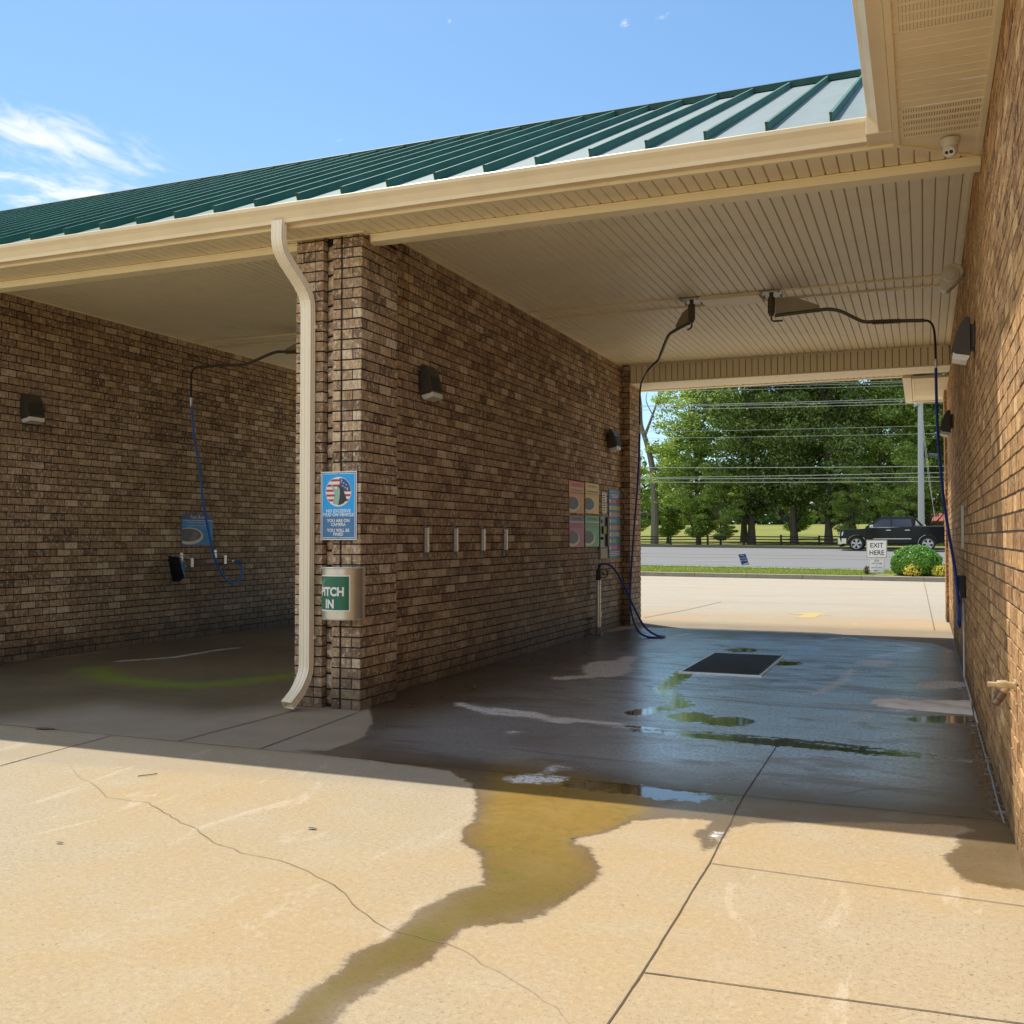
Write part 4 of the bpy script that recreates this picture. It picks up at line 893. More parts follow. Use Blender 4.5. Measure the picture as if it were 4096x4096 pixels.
# four posters
x = -4.744
def poster(label, y0, y1, z0, z1, top, low, c2, stripe):
    mt = simple('poster_' + label[:5], top, .45, var=.12, nscale=8); ml = simple('poster_low', low, .45, var=.15, nscale=5)
    r = board('poster', label, 'poster', x, y0, y1, z0, z1, ml, 'washing option posters on the dividing wall'); xx = x + .007; hgt = z1 - z0
    patch('header', r, mt, xx, rect(y0, y1, z1 - hgt * .19, z1)); patch('rule', r, M['pale'], xx + .0008, rect(y0, y1, z1 - hgt * .215, z1 - hgt * .19))
    patch('crescent', r, M['pale'], xx + .0008, clipell(y0 + .17, z0 + hgt * .27, .31, hgt * .235, y0)); patch('picture', r, M['grayph'], xx + .0016, clipell(y0 + .15, z0 + hgt * .31, .27, hgt * .195, y0))
    patch('stripe', r, simple('stripe', stripe, .5, var=.2), xx + .0008, rect(y0 + .1, y1 - .08, z1 - hgt * .30, z1 - hgt * .26)); patch('stripe', r, simple('stripe', c2, .5, var=.2), xx + .0008, rect(y0 + .04, y1 - .04, z1 - hgt * .38, z1 - hgt * .345))
    b = MB(); 
    for k in range(9): yy = y0 + .12 + k * .052; b.box(xx + .0005, xx + .0012, yy, yy + U(.02, .04), z1 - hgt * (.13 + .02 * R()), z1 - hgt * .07)
    b.build('faded_title', simple('title', [v * .55 for v in top], .5), r)
    return r
poster('faded red and orange washing poster, top left of the four', 13.83, 14.51, 1.85, 2.32, (.85, .22, .14), (.88, .42, .14), (.40, .22, .10), (.42, .26, .12))
poster('faded yellow washing poster, top right of the four', 14.59, 15.27, 1.86, 2.33, (.95, .66, .18), (.95, .64, .14), (.50, .36, .14), (.30, .24, .12))
poster('faded purple washing poster, lower left of the four', 13.83, 14.51, 1.35, 1.82, (.26, .18, .26), (.60, .16, .34), (.30, .16, .20), (.35, .12, .2))
poster('faded green washing poster, lower right of the four', 14.58, 15.28, 1.35, 1.83, (.18, .48, .28), (.20, .55, .28), (.28, .30, .2), (.24, .36, .24))
r = board('price_sheet', 'narrow pale price sheet with scribbled lines above the coin box', 'notice', x, 15.45, 15.69, 1.88, 2.21, M['pale'])
b = MB()
for k in range(7): b.box(x + .0065, x + .0075, 15.48, 15.48 + U(.1, .18), 1.92 + k * .04, 1.935 + k * .04)
b.build('faded_text', M['darkfig'], r)
r = board('instruction_board', 'tall navy board of washing instructions with eight coloured bands beside the rear pier', 'sign', x, 15.82, 16.50, 1.16, 2.29, M['midblue']); xx = x + .007
cols = [(.5, .05, .05), (.50, .42, .06), (.50, .27, .12), (.12, .25, .40), (.55, .25, .07), (.38, .37, .34), (.06, .28, .14), (.50, .05, .12)]
for k, c_ in enumerate(cols):
    zt = 2.29 - .165 - k * .109; patch('band', r, simple('band', c_, .45, var=.1), xx, rect(15.85, 16.48, zt - .07, zt)); patch('caption', r, M['pale'], xx + .0008, rect(15.86, 15.93, zt - .066, zt - .006))
    patch('caption', r, simple('cap2', [.5 * v + .22 for v in c_], .5), xx + .0008, rect(15.98, 16.22 + .05 * (k % 3), zt - .058, zt - .012))
lettering([('WASHING INSTRUCTIONS', .34, 1.065, .066, .72), ('and prices', .34, 1.035, .03, 1), ('', .3, 1, .03, 1)][:1], (xx, 15.82, 1.16), (0, 1, 0), (0, 0, 1), M['signwhite'], r)
b = MB()
for k in range(3): b.box(xx, xx + .001, 15.9 + .04 * k, 16.42 - .04 * k, 2.29 - .095 - k * .022, 2.29 - .085 - k * .022)
for k in range(3): b.box(xx, xx + .001, 15.87, 16.46, 1.195 + k * .028, 1.205 + k * .028)
b.build('small_print', M['pale'], r)
# coin box
r = thing('coin_box', 'grey steel coin and selector box recessed beside the posters', 'coin box', (-4.74, 15.5, 1.16))
b = MB(); b.box(-4.745, -4.725, 15.31, 15.68, 1.335, 1.83); b.build('face_plate', M['dull_steel'], r, bevel=.004)
b = MB(); b.box(-4.725, -4.69, 15.60, 15.68, 1.35, 1.82); b.build('hood', M['bronze'], r, bevel=.003)
b = MB(); b.box(-4.722, -4.70, 15.40, 15.56, 1.55, 1.67); b.build('display', M['glassblack'], r)
b = MB(); b.cyl((-4.725, 15.38, 1.75), (-4.715, 15.38, 1.75), .03, seg=14); b.cyl((-4.725, 15.36, 1.48), (-4.69, 15.36, 1.48), .022, seg=12); b.build('selector_knob', M['rubber'], r)
b = MB(); b.box(-4.745, -4.72, 15.31, 15.67, 1.16, 1.325); b.build('lower_cover', simple('cream_cover', (.36, .32, .25), .5), r, bevel=.004)
# mat clamps
def clamp():
    r = thing('mat_clamp', 'x', 'mat clamp')
    b = MB(); b.box(.02, .036, -.04, .04, -.125, .125); b.box(.036, .055, -.035, -.025, -.125, .125); b.build('jaw', M['steel'], r, world=False, bevel=.002)
    b = MB(); b.tube([(.0, .0, .17), (.03, 0, .13), (.03, 0, -.13), (.0, 0, -.15)], .006, 6); b.tube([(.0, -.02, .12), (.06, -.05, .14)], .005, 6); b.tube([(.03, 0, -.14), (.05, -.02, -.19)], .007, 6); b.box(0, .004, -.02, .02, -.2, .2); b.build('bracket', M['dull_steel'], r, world=False)
    return r
cl = clamp()
for i, (yy, lab) in enumerate(((9.28, 'steel mat clamp nearest the front pier'), (9.98, 'second steel mat clamp from the front pier'), (10.72, 'third steel mat clamp from the front pier'), (11.40, 'steel mat clamp farthest from the front pier'))):
    q = cl if i == 0 else copy_tree(cl); q.location = (-4.748, yy, 1.47); tag(q, lab, 'mat clamp', 'mat clamps in a row on the dividing wall')
# lance holder and spray gun
r = thing('lance_holder', 'vertical steel lance holder tube standing against the dividing wall', 'holder', (-4.64, 14.93, 0))
b = MB(); b.cyl((-4.64, 14.93, .02), (-4.64, 14.93, .86), .036, seg=16); b.build('tube', M['steel'], r, smooth=True)
b = MB(); b.box(-4.74, -4.58, 14.86, 15.0, .004, .022); b.cyl((-4.64, 14.93, .02), (-4.64, 14.93, .12), .05, seg=12); b.build('foot', M['dull_steel'], r)
b = MB(); b.box(-4.747, -4.66, 14.915, 14.945, .62, .66); b.box(-4.747, -4.66, 14.915, 14.945, .22, .26); b.build('wall_bracket', M['dull_steel'], r)
b = MB(); b.box(-4.605, -4.602, 14.90, 14.96, .27, .35); b.build('sticker', M['signwhite'], r)
r = thing('spray_gun', 'black spray gun with a looped trigger guard resting in the holder tube', 'spray gun', (-4.64, 14.93, .86))
b = MB(); b.tube([(-4.64, 14.93, .84), (-4.64, 14.93, 1.0)], [.042, .036], 10); b.tube([(-4.64, 14.93, .98), (-4.635, 14.96, 1.03), (-4.63, 14.99, 1.06)], [.034, .022, .016], 8); b.build('body', M['rubber'], r)
b = MB(); b.tube(spline([(-4.60, 14.95, 1.0), (-4.55, 15.02, 1.0), (-4.53, 15.05, .93), (-4.57, 15.0, .87), (-4.62, 14.95, .89)], 4), .008, 6); b.tube([(-4.60, 14.96, .98), (-4.57, 15.0, .90)], .007, 6); b.build('trigger_guard', M['rubber'], r)
# --- front pier: warning sign and litter bin
ys_ = 7.622; sx0, sx1, sz0, sz1 = -4.925, -4.56, 1.475, 2.075
r = thing('warning_sign', 'blue rectangular warning sign with a round flag picture on the front pier', 'sign', ((sx0 + sx1) / 2, ys_, sz0))
b = MB(); b.box(sx0, sx1, ys_, ys_ + .004, sz0, sz1); b.build('panel', M['signwhite'], r, bevel=.001)
def fpatch(name, mat, pts, d): b = MB(); b.quad(*[(sx0 + u, ys_ - d, sz0 + v) for u, v in pts]); return b.build(name, mat, r)
Wd, Hd = sx1 - sx0, sz1 - sz0
fr = lambda u0, u1, v0, v1: [(u0, v0), (u1, v0), (u1, v1), (u0, v1)]
fpatch('outer_band', M['midblue'], fr(.008, Wd - .008, .009, Hd - .009), .0008); fpatch('inner_line', M['signwhite'], fr(.016, Wd - .016, .017, Hd - .017), .0014)
fpatch('lower_field', M['midblue'], fr(.021, Wd - .021, .022, .21), .0020); fpatch('upper_field', M['sky_b'], fr(.021, Wd - .021, .21, Hd - .022), .0020)
cx_, cz_ = Wd * .5, Hd * .72 - .01
def circ(rx, rz, n=40): return [(cx_ + rx * cos(2 * pi * i / n), cz_ + rz * sin(2 * pi * i / n)) for i in range(n)]
rad = .126
fpatch('roundel_rim', M['signwhite'], circ(rad + .004, rad + .004), .0026); fpatch('roundel', M['signwhite'], circ(rad, rad), .0030)
def chord_band(v0, v1, u0, u1, n=8):
    pts = []
    for i in range(n + 1):
        v = v0 + (v1 - v0) * i / n; h = sqrt(max(0, rad ** 2 - v * v)); pts.append((cx_ + max(u0, -h), cz_ + v))
    for i in range(n + 1):
        v = v1 + (v0 - v1) * i / n; h = sqrt(max(0, rad ** 2 - v * v)); pts.append((cx_ + min(u1, h), cz_ + v))
    return pts
for v in (-.085, -.042, .0, .044, .09): fpatch('flag_stripe', M['redp'], chord_band(v, v + .02, -1, 1), .0036)
fpatch('flag_field', simple('flag_blue', (.03, .07, .22), .4), chord_band(.005, .117, .012, 1), .0042)
b = MB()
for i, (u, v) in enumerate(((.03, .085), (.055, .075), (.08, .06), (.045, .05), (.07, .035), (.095, .03), (.035, .1), (.09, .02))):
    b.quad(*[(sx0 + cx_ + u + (.008 if k % 2 == 0 else .0034) * sin(2 * pi * k / 10), ys_ - .0048, sz0 + cz_ + v + (.008 if k % 2 == 0 else .0034) * cos(2 * pi * k / 10)) for k in range(10)])
b.build('flag_star', M['signwhite'], r)
fpatch('robed_figure', M['darkfig'], [(cx_ + u, cz_ + v) for u, v in ((-.05, -.105), (.01, -.117), (.05, -.105), (.085, -.07), (.06, -.01), (.04, .035), (.015, .05), (-.005, .045), (-.02, .0), (-.04, -.03))], .0054)
fpatch('robed_figure', M['verdi'], [(cx_ + u, cz_ + v) for u, v in ((-.055, -.103), (.0, -.117), (.012, -.06), (.018, -.0), (.012, .035), (-.01, .045), (-.02, .01), (-.06, .06), (-.072, .058), (-.045, .0), (-.035, -.03))], .0060)
lettering([('NO EXCESSIVE', Wd / 2, .241, .0385, .98), ('MUD ON VEHICLE', Wd / 2, .207, .0385, .98), ('YOU ARE ON', Wd / 2, .156, .0385, .98), ('CAMERA', Wd / 2, .122, .0385, .98), ('YOU WILL BE', Wd / 2, .071, .0385, .98), ('FINED', Wd / 2, .037, .0385, .98)], (sx0, ys_ - .0030, sz0), (1, 0, 0), (0, 0, 1), M['signwhite'], r, bold=.03)
b = MB(); b.cyl((sx0 + Wd / 2, ys_ - .006, sz1 - .022), (sx0 + Wd / 2, ys_, sz1 - .022), .005, seg=8); b.cyl((sx0 + Wd / 2, ys_ - .006, sz0 + .018), (sx0 + Wd / 2, ys_, sz0 + .018), .005, seg=8); b.build('screw', M['dull_steel'], r)
# litter bin: D-shaped galvanised bin
bx0, bx1, bz0, bz1, by0 = -4.865, -4.48, .79, 1.235, 7.44
bc = (bx0 + bx1) / 2; br = (bx1 - bx0) / 2
def dprof(o=0., n=44): return [(bc + (br + o) * cos(pi + pi * i / n), 7.60 + (.165 + o) * sin(pi + pi * i / n)) for i in range(n + 1)]
r = thing('litter_bin', 'galvanised half round litter bin with a green label hanging on the front pier', 'litter bin', (bc, 7.6, bz0))
b = MB(); pr = dprof() + [(bx1, 7.632), (bx0, 7.632)]
b.prism(pr, lambda u, v, tt: (u, v, tt), bz0, bz1, caps=False); b.quad(*[(u, v, bz0 + .01) for u, v in pr]); b.quad(*[(u, v, bz1 - .12) for u, v in pr], mi=1)
o_ = b.build('body', [M['galv'], M['rubber']], r); q = o_.modifiers.new('s', 'SOLIDIFY'); q.thickness = .0025
b = MB(); b.tube([(u, v, bz1) for u, v in dprof(.004)], .007, 8); b.tube([(u, v, bz0 + .004) for u, v in dprof(.001)], .004, 6); b.build('rim', M['steel'], r)
LG = simple('bin_green', (.012, .15, .075), .35, var=.06)
def wrapped(name, u0, u1, z0_, z1_, mat, off, rr=0.):   # label wrapped on the drum, u = arc fraction 0..1 left->right
    b = MB(); n = 36; L = []
    for i in range(n + 1):
        a = pi + pi * (u0 + (u1 - u0) * i / n); L.append((bc + (br + off) * cos(a), 7.60 + (.165 + off) * sin(a)))
    for i in range(n): b.quad((*L[i], z0_), (*L[i + 1], z0_), (*L[i + 1], z1_), (*L[i], z1_))
    return b.build(name, mat, r, smooth=True)
wrapped('label', .06, .75, .865, 1.175, M['signwhite'], .0015); wrapped('label_field', .08, .73, .877, 1.163, LG, .0025)
def wrap_text(lines, mat):
    b = MB()
    for s_, uc, zb, size in lines:
        cu = bpy.data.curves.new('t', 'FONT'); cu.body = s_; cu.size = size; cu.align_x = 'CENTER'; cu.offset = .045 * size
        ob = bpy.data.objects.new('t', cu); C.objects.link(ob); dg = bpy.context.evaluated_depsgraph_get(); m_ = bpy.data.meshes.new_from_object(ob.evaluated_get(dg))
        vs = []
        for p in m_.vertices:
            a = pi + pi * (uc + p.co.x * .92 / .62); vs.append((bc + (br + .007) * cos(a), 7.60 + (.165 + .007) * sin(a), zb + p.co.y))
        b.add(vs, [tuple(f.vertices) for f in m_.polygons]); bpy.data.objects.remove(ob)
    b.build('lettering', mat, r)
wrap_text([('PITCH', .455, 1.0, .100), ('IN', .44, .895, .100)], M['signwhite'])
b = MB(); n = 12
for e, w0 in ((0, .010), (.04, .006)):
    pts = [(.25 + .10 * (i / n) ** 2 * 2 + e, 1.075 + .075 * sin(i / n * pi / 2)) for i in range(n + 1)]
    for i in range(n):
        q4 = []
        for (u, z), s_ in ((pts[i], -1), (pts[i + 1], -1), (pts[i + 1], 1), (pts[i], 1)):
            a = pi + pi * (u + s_ * w0 * (1 - i / n)); q4.append((bc + (br + .0035) * cos(a), 7.60 + (.165 + .0035) * sin(a), z))
        b.quad(*q4)
b.build('road_emblem', simple('pale_emblem', (.45, .65, .62), .4), r)

# --- right wall fixtures
r = thing('wand_holder', 'black wand holder with folded blue hose on the right wall', 'holder', (.36, 11.5, 1.0))
b = MB(); b.add([(.398, 11.45, 1.10), (.398, 11.75, 1.10), (.398, 11.75, .88), (.398, 11.45, .86), (.30, 11.45, 1.09), (.30, 11.75, 1.09), (.33, 11.75, .90), (.35, 11.45, .88)], [(0, 4, 5, 1), (1, 5, 6, 2), (2, 6, 7, 3), (3, 7, 4, 0), (4, 7, 6, 5), (0, 1, 2, 3)])
b.build('bucket', M['rubber'], r, bevel=.01)
b = MB(); b.tube(spline([(.335, 11.72, .90), (.33, 11.68, .70), (.33, 11.66, .60), (.335, 11.60, .56), (.34, 11.54, .60), (.345, 11.53, .75), (.35, 11.54, .88)], 6), .014, 8); b.tube([(.305, 11.42, 1.12), (.33, 11.5, .80)], .014, 8); b.build('hose_loop', M['navyhose'], r, smooth=True)
r = thing('wall_notice', 'pale rectangular notice seen edge on, on the right wall', 'notice', (XR - .012, 12.0, 1.40))
b = MB(); b.box(XR - .014, XR - .003, 11.75, 12.25, 1.38, 1.84); b.build('panel', M['pale'], r)
b = MB(); b.tube([(XR - .015, 11.77, z) for z in (.80, .6, .3, .02)], .010, 6); b.tube([(XR - .012, 9.0, .01), (XR - .010, 12.0, .01)], .007, 5)
tag(b.build('foam_streak', simple('soap_white', (.85, .85, .85), .6)), 'white soap streak running down the right wall to the floor', 'foam')
r = thing('wall_faucet', 'cream painted hose tap sticking out of the right wall near the camera', 'tap', (XR, 5.35, .80))
def FA(x, y, z): return Vector((x, y, z))
tp = FA(.40, 5.33, .80)
b = MB(); b.tube([tp, tp + FA(-.035, 0, 0), tp + FA(-.05, 0, 0), tp + FA(-.085, 0, .0)], [.016, .017, .024, .020], 12); b.cyl(tp + FA(-.085, 0, 0), tp + FA(-.125, 0, 0), .013, seg=10); b.cyl(tp + FA(-.003, 0, 0), tp + FA(-.012, 0, 0), .03, seg=12)
b.tube([tp + FA(-.045, 0, -.005), tp + FA(-.065, -.01, -.04)], [.018, .016], 10); b.build('body', M['brass'], r, smooth=True)
b = MB(); b.cyl(tp + FA(-.06, -.008, -.035), tp + FA(-.082, -.018, -.068), .021, seg=12); b.cyl(tp + FA(-.083, -.019, -.070), tp + FA(-.095, -.025, -.090), .021, .018, 12); b.build('outlet', M['brown_metal'], r, smooth=True)

# --- floor grate
gx0, gx1, gy0, gy1 = -2.50, -1.66, 11.15, 13.05
r = thing('floor_drain', 'black slotted drain grate in a steel frame in the wet floor', 'drain', ((gx0 + gx1) / 2, (gy0 + gy1) / 2, 0))
b = MB(); b.box(gx0 - .035, gx1 + .035, gy0 - .05, gy0, .001, .012); b.box(gx0 - .035, gx1 + .035, gy1, gy1 + .05, .001, .012); b.box(gx0 - .035, gx0, gy0, gy1, .001, .012); b.box(gx1, gx1 + .035, gy0, gy1, .001, .012); b.build('frame', M['steel'], r)
b = MB(); b.box(gx0, gx1, gy0, gy1, .001, .004); b.build('pit', simple('pit_black', (.002, .002, .002), .95), r)
b = MB(); n = 22
for i in range(n): u = gx0 + (gx1 - gx0) * (i + .5) / n; b.box(u - .007, u + .007, gy0, gy1, .004, .018)
for v in (gy0 + .01, (gy0 + gy1) / 2, gy1 - .03): b.box(gx0, gx1, v, v + .02, .004, .015)
b.build('bars', simple('rusty_iron', (.075, .060, .048), .5, .3, var=.4), r)
# raised foam drift by the wall
b = MB(); n1, n2_ = 30, 12; vs = []
for j in range(n2_ + 1):
    for i in range(n1 + 1):
        u, v = i / n1, j / n2_; x = .37 - .9 * u; y = 9.75 + (v - .5) * (.75 * (1 - .45 * u)); e = (1 - u ** 2.5) * (1 - (2 * v - 1) ** 4)
        vs.append((x, y + .05 * mn.noise(Vector((x * 4, 2, 0))), max(-.01, .045 * e + .022 * mn.noise(Vector((x * 7, y * 7, 1))) - .006)))
b.add(vs, [(j * (n1 + 1) + i, j * (n1 + 1) + i + 1, (j + 1) * (n1 + 1) + i + 1, (j + 1) * (n1 + 1) + i) for j in range(n2_) for i in range(n1)])
tag(b.build('soap_foam', simple('foam_white', (.88, .88, .89), .7, var=.1, nscale=60, bump=.5), smooth=True), 'drift of white soap foam on the floor against the right wall', 'foam')
# yellow arrow
b = MB(); pts = [(-2.02, 20.95), (-1.63, 20.30), (-1.86, 20.33), (-1.88, 19.45), (-2.22, 19.40), (-2.17, 20.30), (-2.50, 20.35)]
b.quad(*[(p[0], p[1], .004) for p in pts])
m, t = newmat('worn_yellow'); P = t.n('ShaderNodeNewGeometry').outputs['Position']; nn = t.noise(P, 9, 5, .7)
finish(t, t.mix(t.step(nn, .35, .7), (.62, .45, .10), (.52, .42, .27)), .8); tag(b.build('painted_arrow', m), 'worn yellow arrow painted on the concrete behind the bay', 'road marking', kind='structure')
# leaf and twigs on the slab
def litter(name, lab, p, s, mat, rot=0., cat='debris'):
    b = MB(); pts = []
    for i in range(10): a = 2 * pi * i / 10; pts.append((p[0] + s * cos(a) * cos(rot) - s * .4 * sin(a) * sin(rot), p[1] + s * cos(a) * sin(rot) + s * .4 * sin(a) * cos(rot), .006 + .003 * abs(sin(a * .5))))
    b.quad(*pts); tag(b.build(name, mat), lab, cat)
M['leafdry'] = simple('dry_leaf', (.14, .10, .06), .8, var=.3); M['chip'] = simple('dark_stone', (.10, .10, .10), .7)
litter('dry_leaf', 'curled brown leaf on the grey strip at the far left', G(85, 1376), .09, M['leafdry'], .2, 'leaf')
litter('dry_leaf', 'small dark fleck lying on the slab at the left of the crack', G(113, 1592), .022, M['chip'], .1, 'leaf')
litter('dry_leaf', 'dark oval fleck on the slab between crack and stain', G(590, 1565), .028, M['chip'], .0, 'leaf')
litter('dry_leaf', 'small dark bit on the slab near the wet stain at right', G(1080, 1582), .014, M['chip'], .0, 'leaf')
b = MB(); b.tube([(*G(260, 1466), .006), (*G(290, 1463), .008), (*G(296, 1461), .006)], .003, 5); tag(b.build('twig', M['leafdry']), 'thin brown twig lying on the sunlit slab', 'twig')

# ================================================================== OUT THERE: signs and shrubs
r = thing('exit_sign', 'two white metal signs on a post reading EXIT HERE and free vacuum', 'sign', (-1.57, 37.9, .15))
k_ = 37.9 / 38.5
X0, X1 = -1.885, -1.195
b = MB(); b.box(-1.60, -1.54, 37.92, 37.96, .0, 1.36); b.build('post', M['galv'], r)
b = MB(); b.box(X0, X1, 37.90, 37.91, .76, 1.40); p1 = b.build('panel', M['signwhite'], r, bevel=.004); p1['label'] = 'upper white panel reading EXIT HERE'
def frame(b, x0, x1, z0, z1, y, wd): b.box(x0, x1, y, y + .001, z0, z0 + wd); b.box(x0, x1, y, y + .001, z1 - wd, z1); b.box(x0, x0 + wd, y, y + .001, z0 + wd, z1 - wd); b.box(x1 - wd, x1, y, y + .001, z0 + wd, z1 - wd)
M['signblack'] = simple('sign_black', (.02, .02, .025), .5); M['signgreen'] = simple('sign_green', (.02, .14, .11), .5)
b = MB(); frame(b, X0 + .012, X1 - .012, .772, 1.388, 37.898, .014); b.build('border', M['signblack'], p1)
lettering([('EXIT', .345, .37, .235, .92), ('HERE', .345, .11, .235, .92)], (X0, 37.897, .76), (1, 0, 0), (0, 0, 1), M['signblack'], p1, bold=.012)
b = MB(); b.box(-1.80, -1.29, 37.90, 37.91, .24, .72); p2 = b.build('panel', M['signwhite'], r, bevel=.004); p2['label'] = 'lower white panel with green lettering and arrow'
b = MB(); frame(b, -1.79, -1.30, .25, .71, 37.898, .007); b.quad((-1.65, 37.897, .32), (-1.58, 37.897, .29), (-1.58, 37.897, .35)); b.box(-1.58, -1.46, 37.8965, 37.8975, .312, .328); b.build('border', M['signgreen'], p2)
lettering([('FREE', .255, .39, .075, 1.1), ('VACUUM', .255, .305, .075, 1.1), ('&', .255, .235, .05, 1), ('DETAIL AREA', .255, .165, .058, 1.0)], (-1.80, 37.897, .24), (1, 0, 0), (0, 0, 1), M['signgreen'], p2, bold=.012)
# yard sign, tilted
r = thing('yard_sign', 'small navy yard sign leaning on two wire legs in the verge', 'sign', (-6.5, 40.0, .15)); 
uu_ = Vector((.97, 0, .10)).normalized(); vv_ = Vector((.33, 0, -1)).normalized() * -1
O_ = Vector((-6.60, 40.0, .395)); b = MB(); q = [O_, O_ + uu_ * .31, O_ + uu_ * .31 + vv_ * .46, O_ + vv_ * .46]
b.add(q + [p + Vector((0, .01, 0)) for p in q], [(0, 1, 2, 3), (7, 6, 5, 4), (0, 4, 5, 1), (1, 5, 6, 2), (2, 6, 7, 3), (3, 7, 4, 0)]); b.build('panel', M['signwhite'], r)
b = MB(); q = [O_ + uu_ * .012 + vv_ * .012, O_ + uu_ * .298 + vv_ * .012, O_ + uu_ * .298 + vv_ * .448, O_ + uu_ * .012 + vv_ * .448]; b.quad(*[p + Vector((0, -.002, 0)) for p in q]); b.build('print', simple('yard_navy', (.02, .045, .20), .4, var=.1), r)
b = MB(); q = [O_ + uu_ * .03 + vv_ * .05, O_ + uu_ * .16 + vv_ * .03, O_ + uu_ * .29 + vv_ * .06, O_ + uu_ * .28 + vv_ * .09, O_ + uu_ * .16 + vv_ * .055]; b.quad(*[p + Vector((0, -.004, 0)) for p in q]); b.build('ribbon', M['pale'], r)
nn_ = (vv_ - uu_ * vv_.dot(uu_))
lettering([('Belong?', .155, .385, .05, 1), ('WE SUPPORT', .16, .265, .045, 1), ('Our Troops', .165, .17, .06, 1)], O_ + Vector((0, -.005, 0)), uu_, vv_, simple('yard_text', (.45, .50, .75), .4), r, bold=.03)
b = MB(); b.tube([(-6.47, 40.005, .12), (-6.47, 40.005, .44)], .005, 5); b.tube([(-6.39, 40.005, .12), (-6.39, 40.005, .44)], .005, 5); b.build('wire_leg', M['galv'], r)
# shrubs
M['boxleaf'] = leaf_mat('boxwood_leaf', (.08, .20, .02), (.14, .34, .03), (.24, .48, .05), .35); M['yleaf'] = leaf_mat('golden_leaf', (.50, .44, .04), (.80, .66, .07), (.9, .78, .2), .35); M['darkcore'] = simple('shrub_core', (.015, .028, .008), .95)
M['brownleaf'] = leaf_mat('bronze_leaf', (.10, .06, .03), (.20, .12, .06), (.25, .20, .10), .2); M['bark'] = simple('bark', (.09, .075, .055), .9, var=.4, nscale=5, bump=.8, streak=True); M['deadbark'] = simple('grey_bark', (.17, .155, .135), .9, var=.35, nscale=4, bump=.7, streak=True)
def leafquad(b, p, s, nrm, mi=0, asp=1.):
    a = nrm.orthogonal().normalized(); q = nrm.cross(a); th = U(0, 2 * pi); a, q = a * cos(th) + q * sin(th), -a * sin(th) + q * cos(th)
    a *= s; q *= s * asp; b.add([p - a * .9, p - q * .6 + a * .1, p + a, p + q * .6 + a * .1], [(0, 1, 2, 3)], mi)
def rv(): 
    while True:
        v = Vector((U(-1, 1), U(-1, 1), U(-1, 1)))
        if .01 < v.length < 1: return v.normalized()
def shrub(name, lab, c_, rx, ry, rz, n, ls, mat, lump=.06, group=None, cat='shrub'):
    r = thing(name, lab, cat, (c_[0], c_[1], .15), group=group); b = MB(); c_ = Vector(c_)
    for _ in range(n):
        d = rv()
        if d.z < -.75: continue
        L = 1 + lump * (mn.noise(d * 3 + c_) + .7 * mn.noise(d * 8 + c_)) - .05 * R(); p = c_ + Vector((d.x * rx, d.y * ry, d.z * rz)) * L
        if p.z < .15: p.z = .15 + R() * .05
        leafquad(b, p, ls * U(.7, 1.3), (d + rv() * .75).normalized())
    b.build('foliage', mat, r)
    b = MB(); n1 = 10
    for i in range(n1):
        for j in range(16):
            def pt(i, j): a = pi * i / n1; e = 2 * pi * j / 16; return c_ + Vector((rx * sin(a) * cos(e), ry * sin(a) * sin(e), rz * cos(a))) * .9
            b.quad(pt(i, j), pt(i + 1, j), pt(i + 1, j + 1), pt(i, j + 1))
    b.build('inner_core', M['darkcore'], r)  # dark solid core filling the shrub behind its leaves
shrub('round_bush', 'large round clipped green bush beside the exit sign', (-.26, 38.0, .60), .83, .83, .62, 9000, .035, M['boxleaf'], .09)
shrub('golden_shrub', 'small golden yellow shrub in front of the middle of the green bush', (-.37, 37.25, .34), .27, .25, .24, 1100, .032, M['yleaf'], .3, 'golden shrubs in the gravel bed')
shrub('golden_shrub', 'small golden yellow shrub just right of the green bush', (.50, 37.3, .32), .24, .22, .20, 900, .032, M['yleaf'], .3, 'golden shrubs in the gravel bed')
shrub('golden_shrub', 'golden yellow shrub farthest right, half behind the brick wall', (.83, 38.0, .40), .24, .22, .24, 900, .032, M['yleaf'], .3, 'golden shrubs in the gravel bed')
shrub('bronze_plant', 'little bronze leaved plant behind the exit sign post', (-1.85, 38.0, .30), .12, .12, .17, 260, .03, M['brownleaf'], .4, cat='plant')

# ================================================================== PICKUP TRUCK (nose toward -X)
TX, TY = -1.63, 61.0; TZ = roadz(TX, 60.2) + .008
tr = thing('pickup_truck', 'black crew cab pickup truck with chrome bumper driving on the far lane', 'pickup truck', (TX, TY, TZ))
M['blackpaint'] = None
m, t = newmat('black_car_paint'); P = t.n('ShaderNodeNewGeometry').outputs['Position']; finish(t, (.004, .005, .010), .12, t.noise(P, 1.2, 2), .05, .05, spec=.35, Coat_Weight=.15, Coat_Roughness=.03); M['blackpaint'] = m
M['chrome'] = simple('chrome', (.75, .75, .76), .12, 1., var=.03); M['alloy'] = simple('alloy', (.55, .55, .55), .3, .8, var=.08); M['tint'] = simple('tinted_glass', (.012, .025, .045), .05, spec=.9); M['tyre'] = simple('tyre_rubber', (.02, .02, .02), .8); M['arch'] = simple('arch_black', (.006, .006, .006), .9); M['redlens'] = simple('red_lens', (.65, .01, .02), .2); M['lamp'] = simple('headlamp', (.65, .68, .70), .1)
xf, xr = -2.78, 2.95                        # nose and tail, local x; wheels at -1.88 and +1.84
wf, wr = -1.88, 1.84
def arch(xc, r=.52, n=10): return [(xc - r * cos(pi * i / n), .42 + r * sin(pi * i / n) * .95) for i in range(n + 1)]
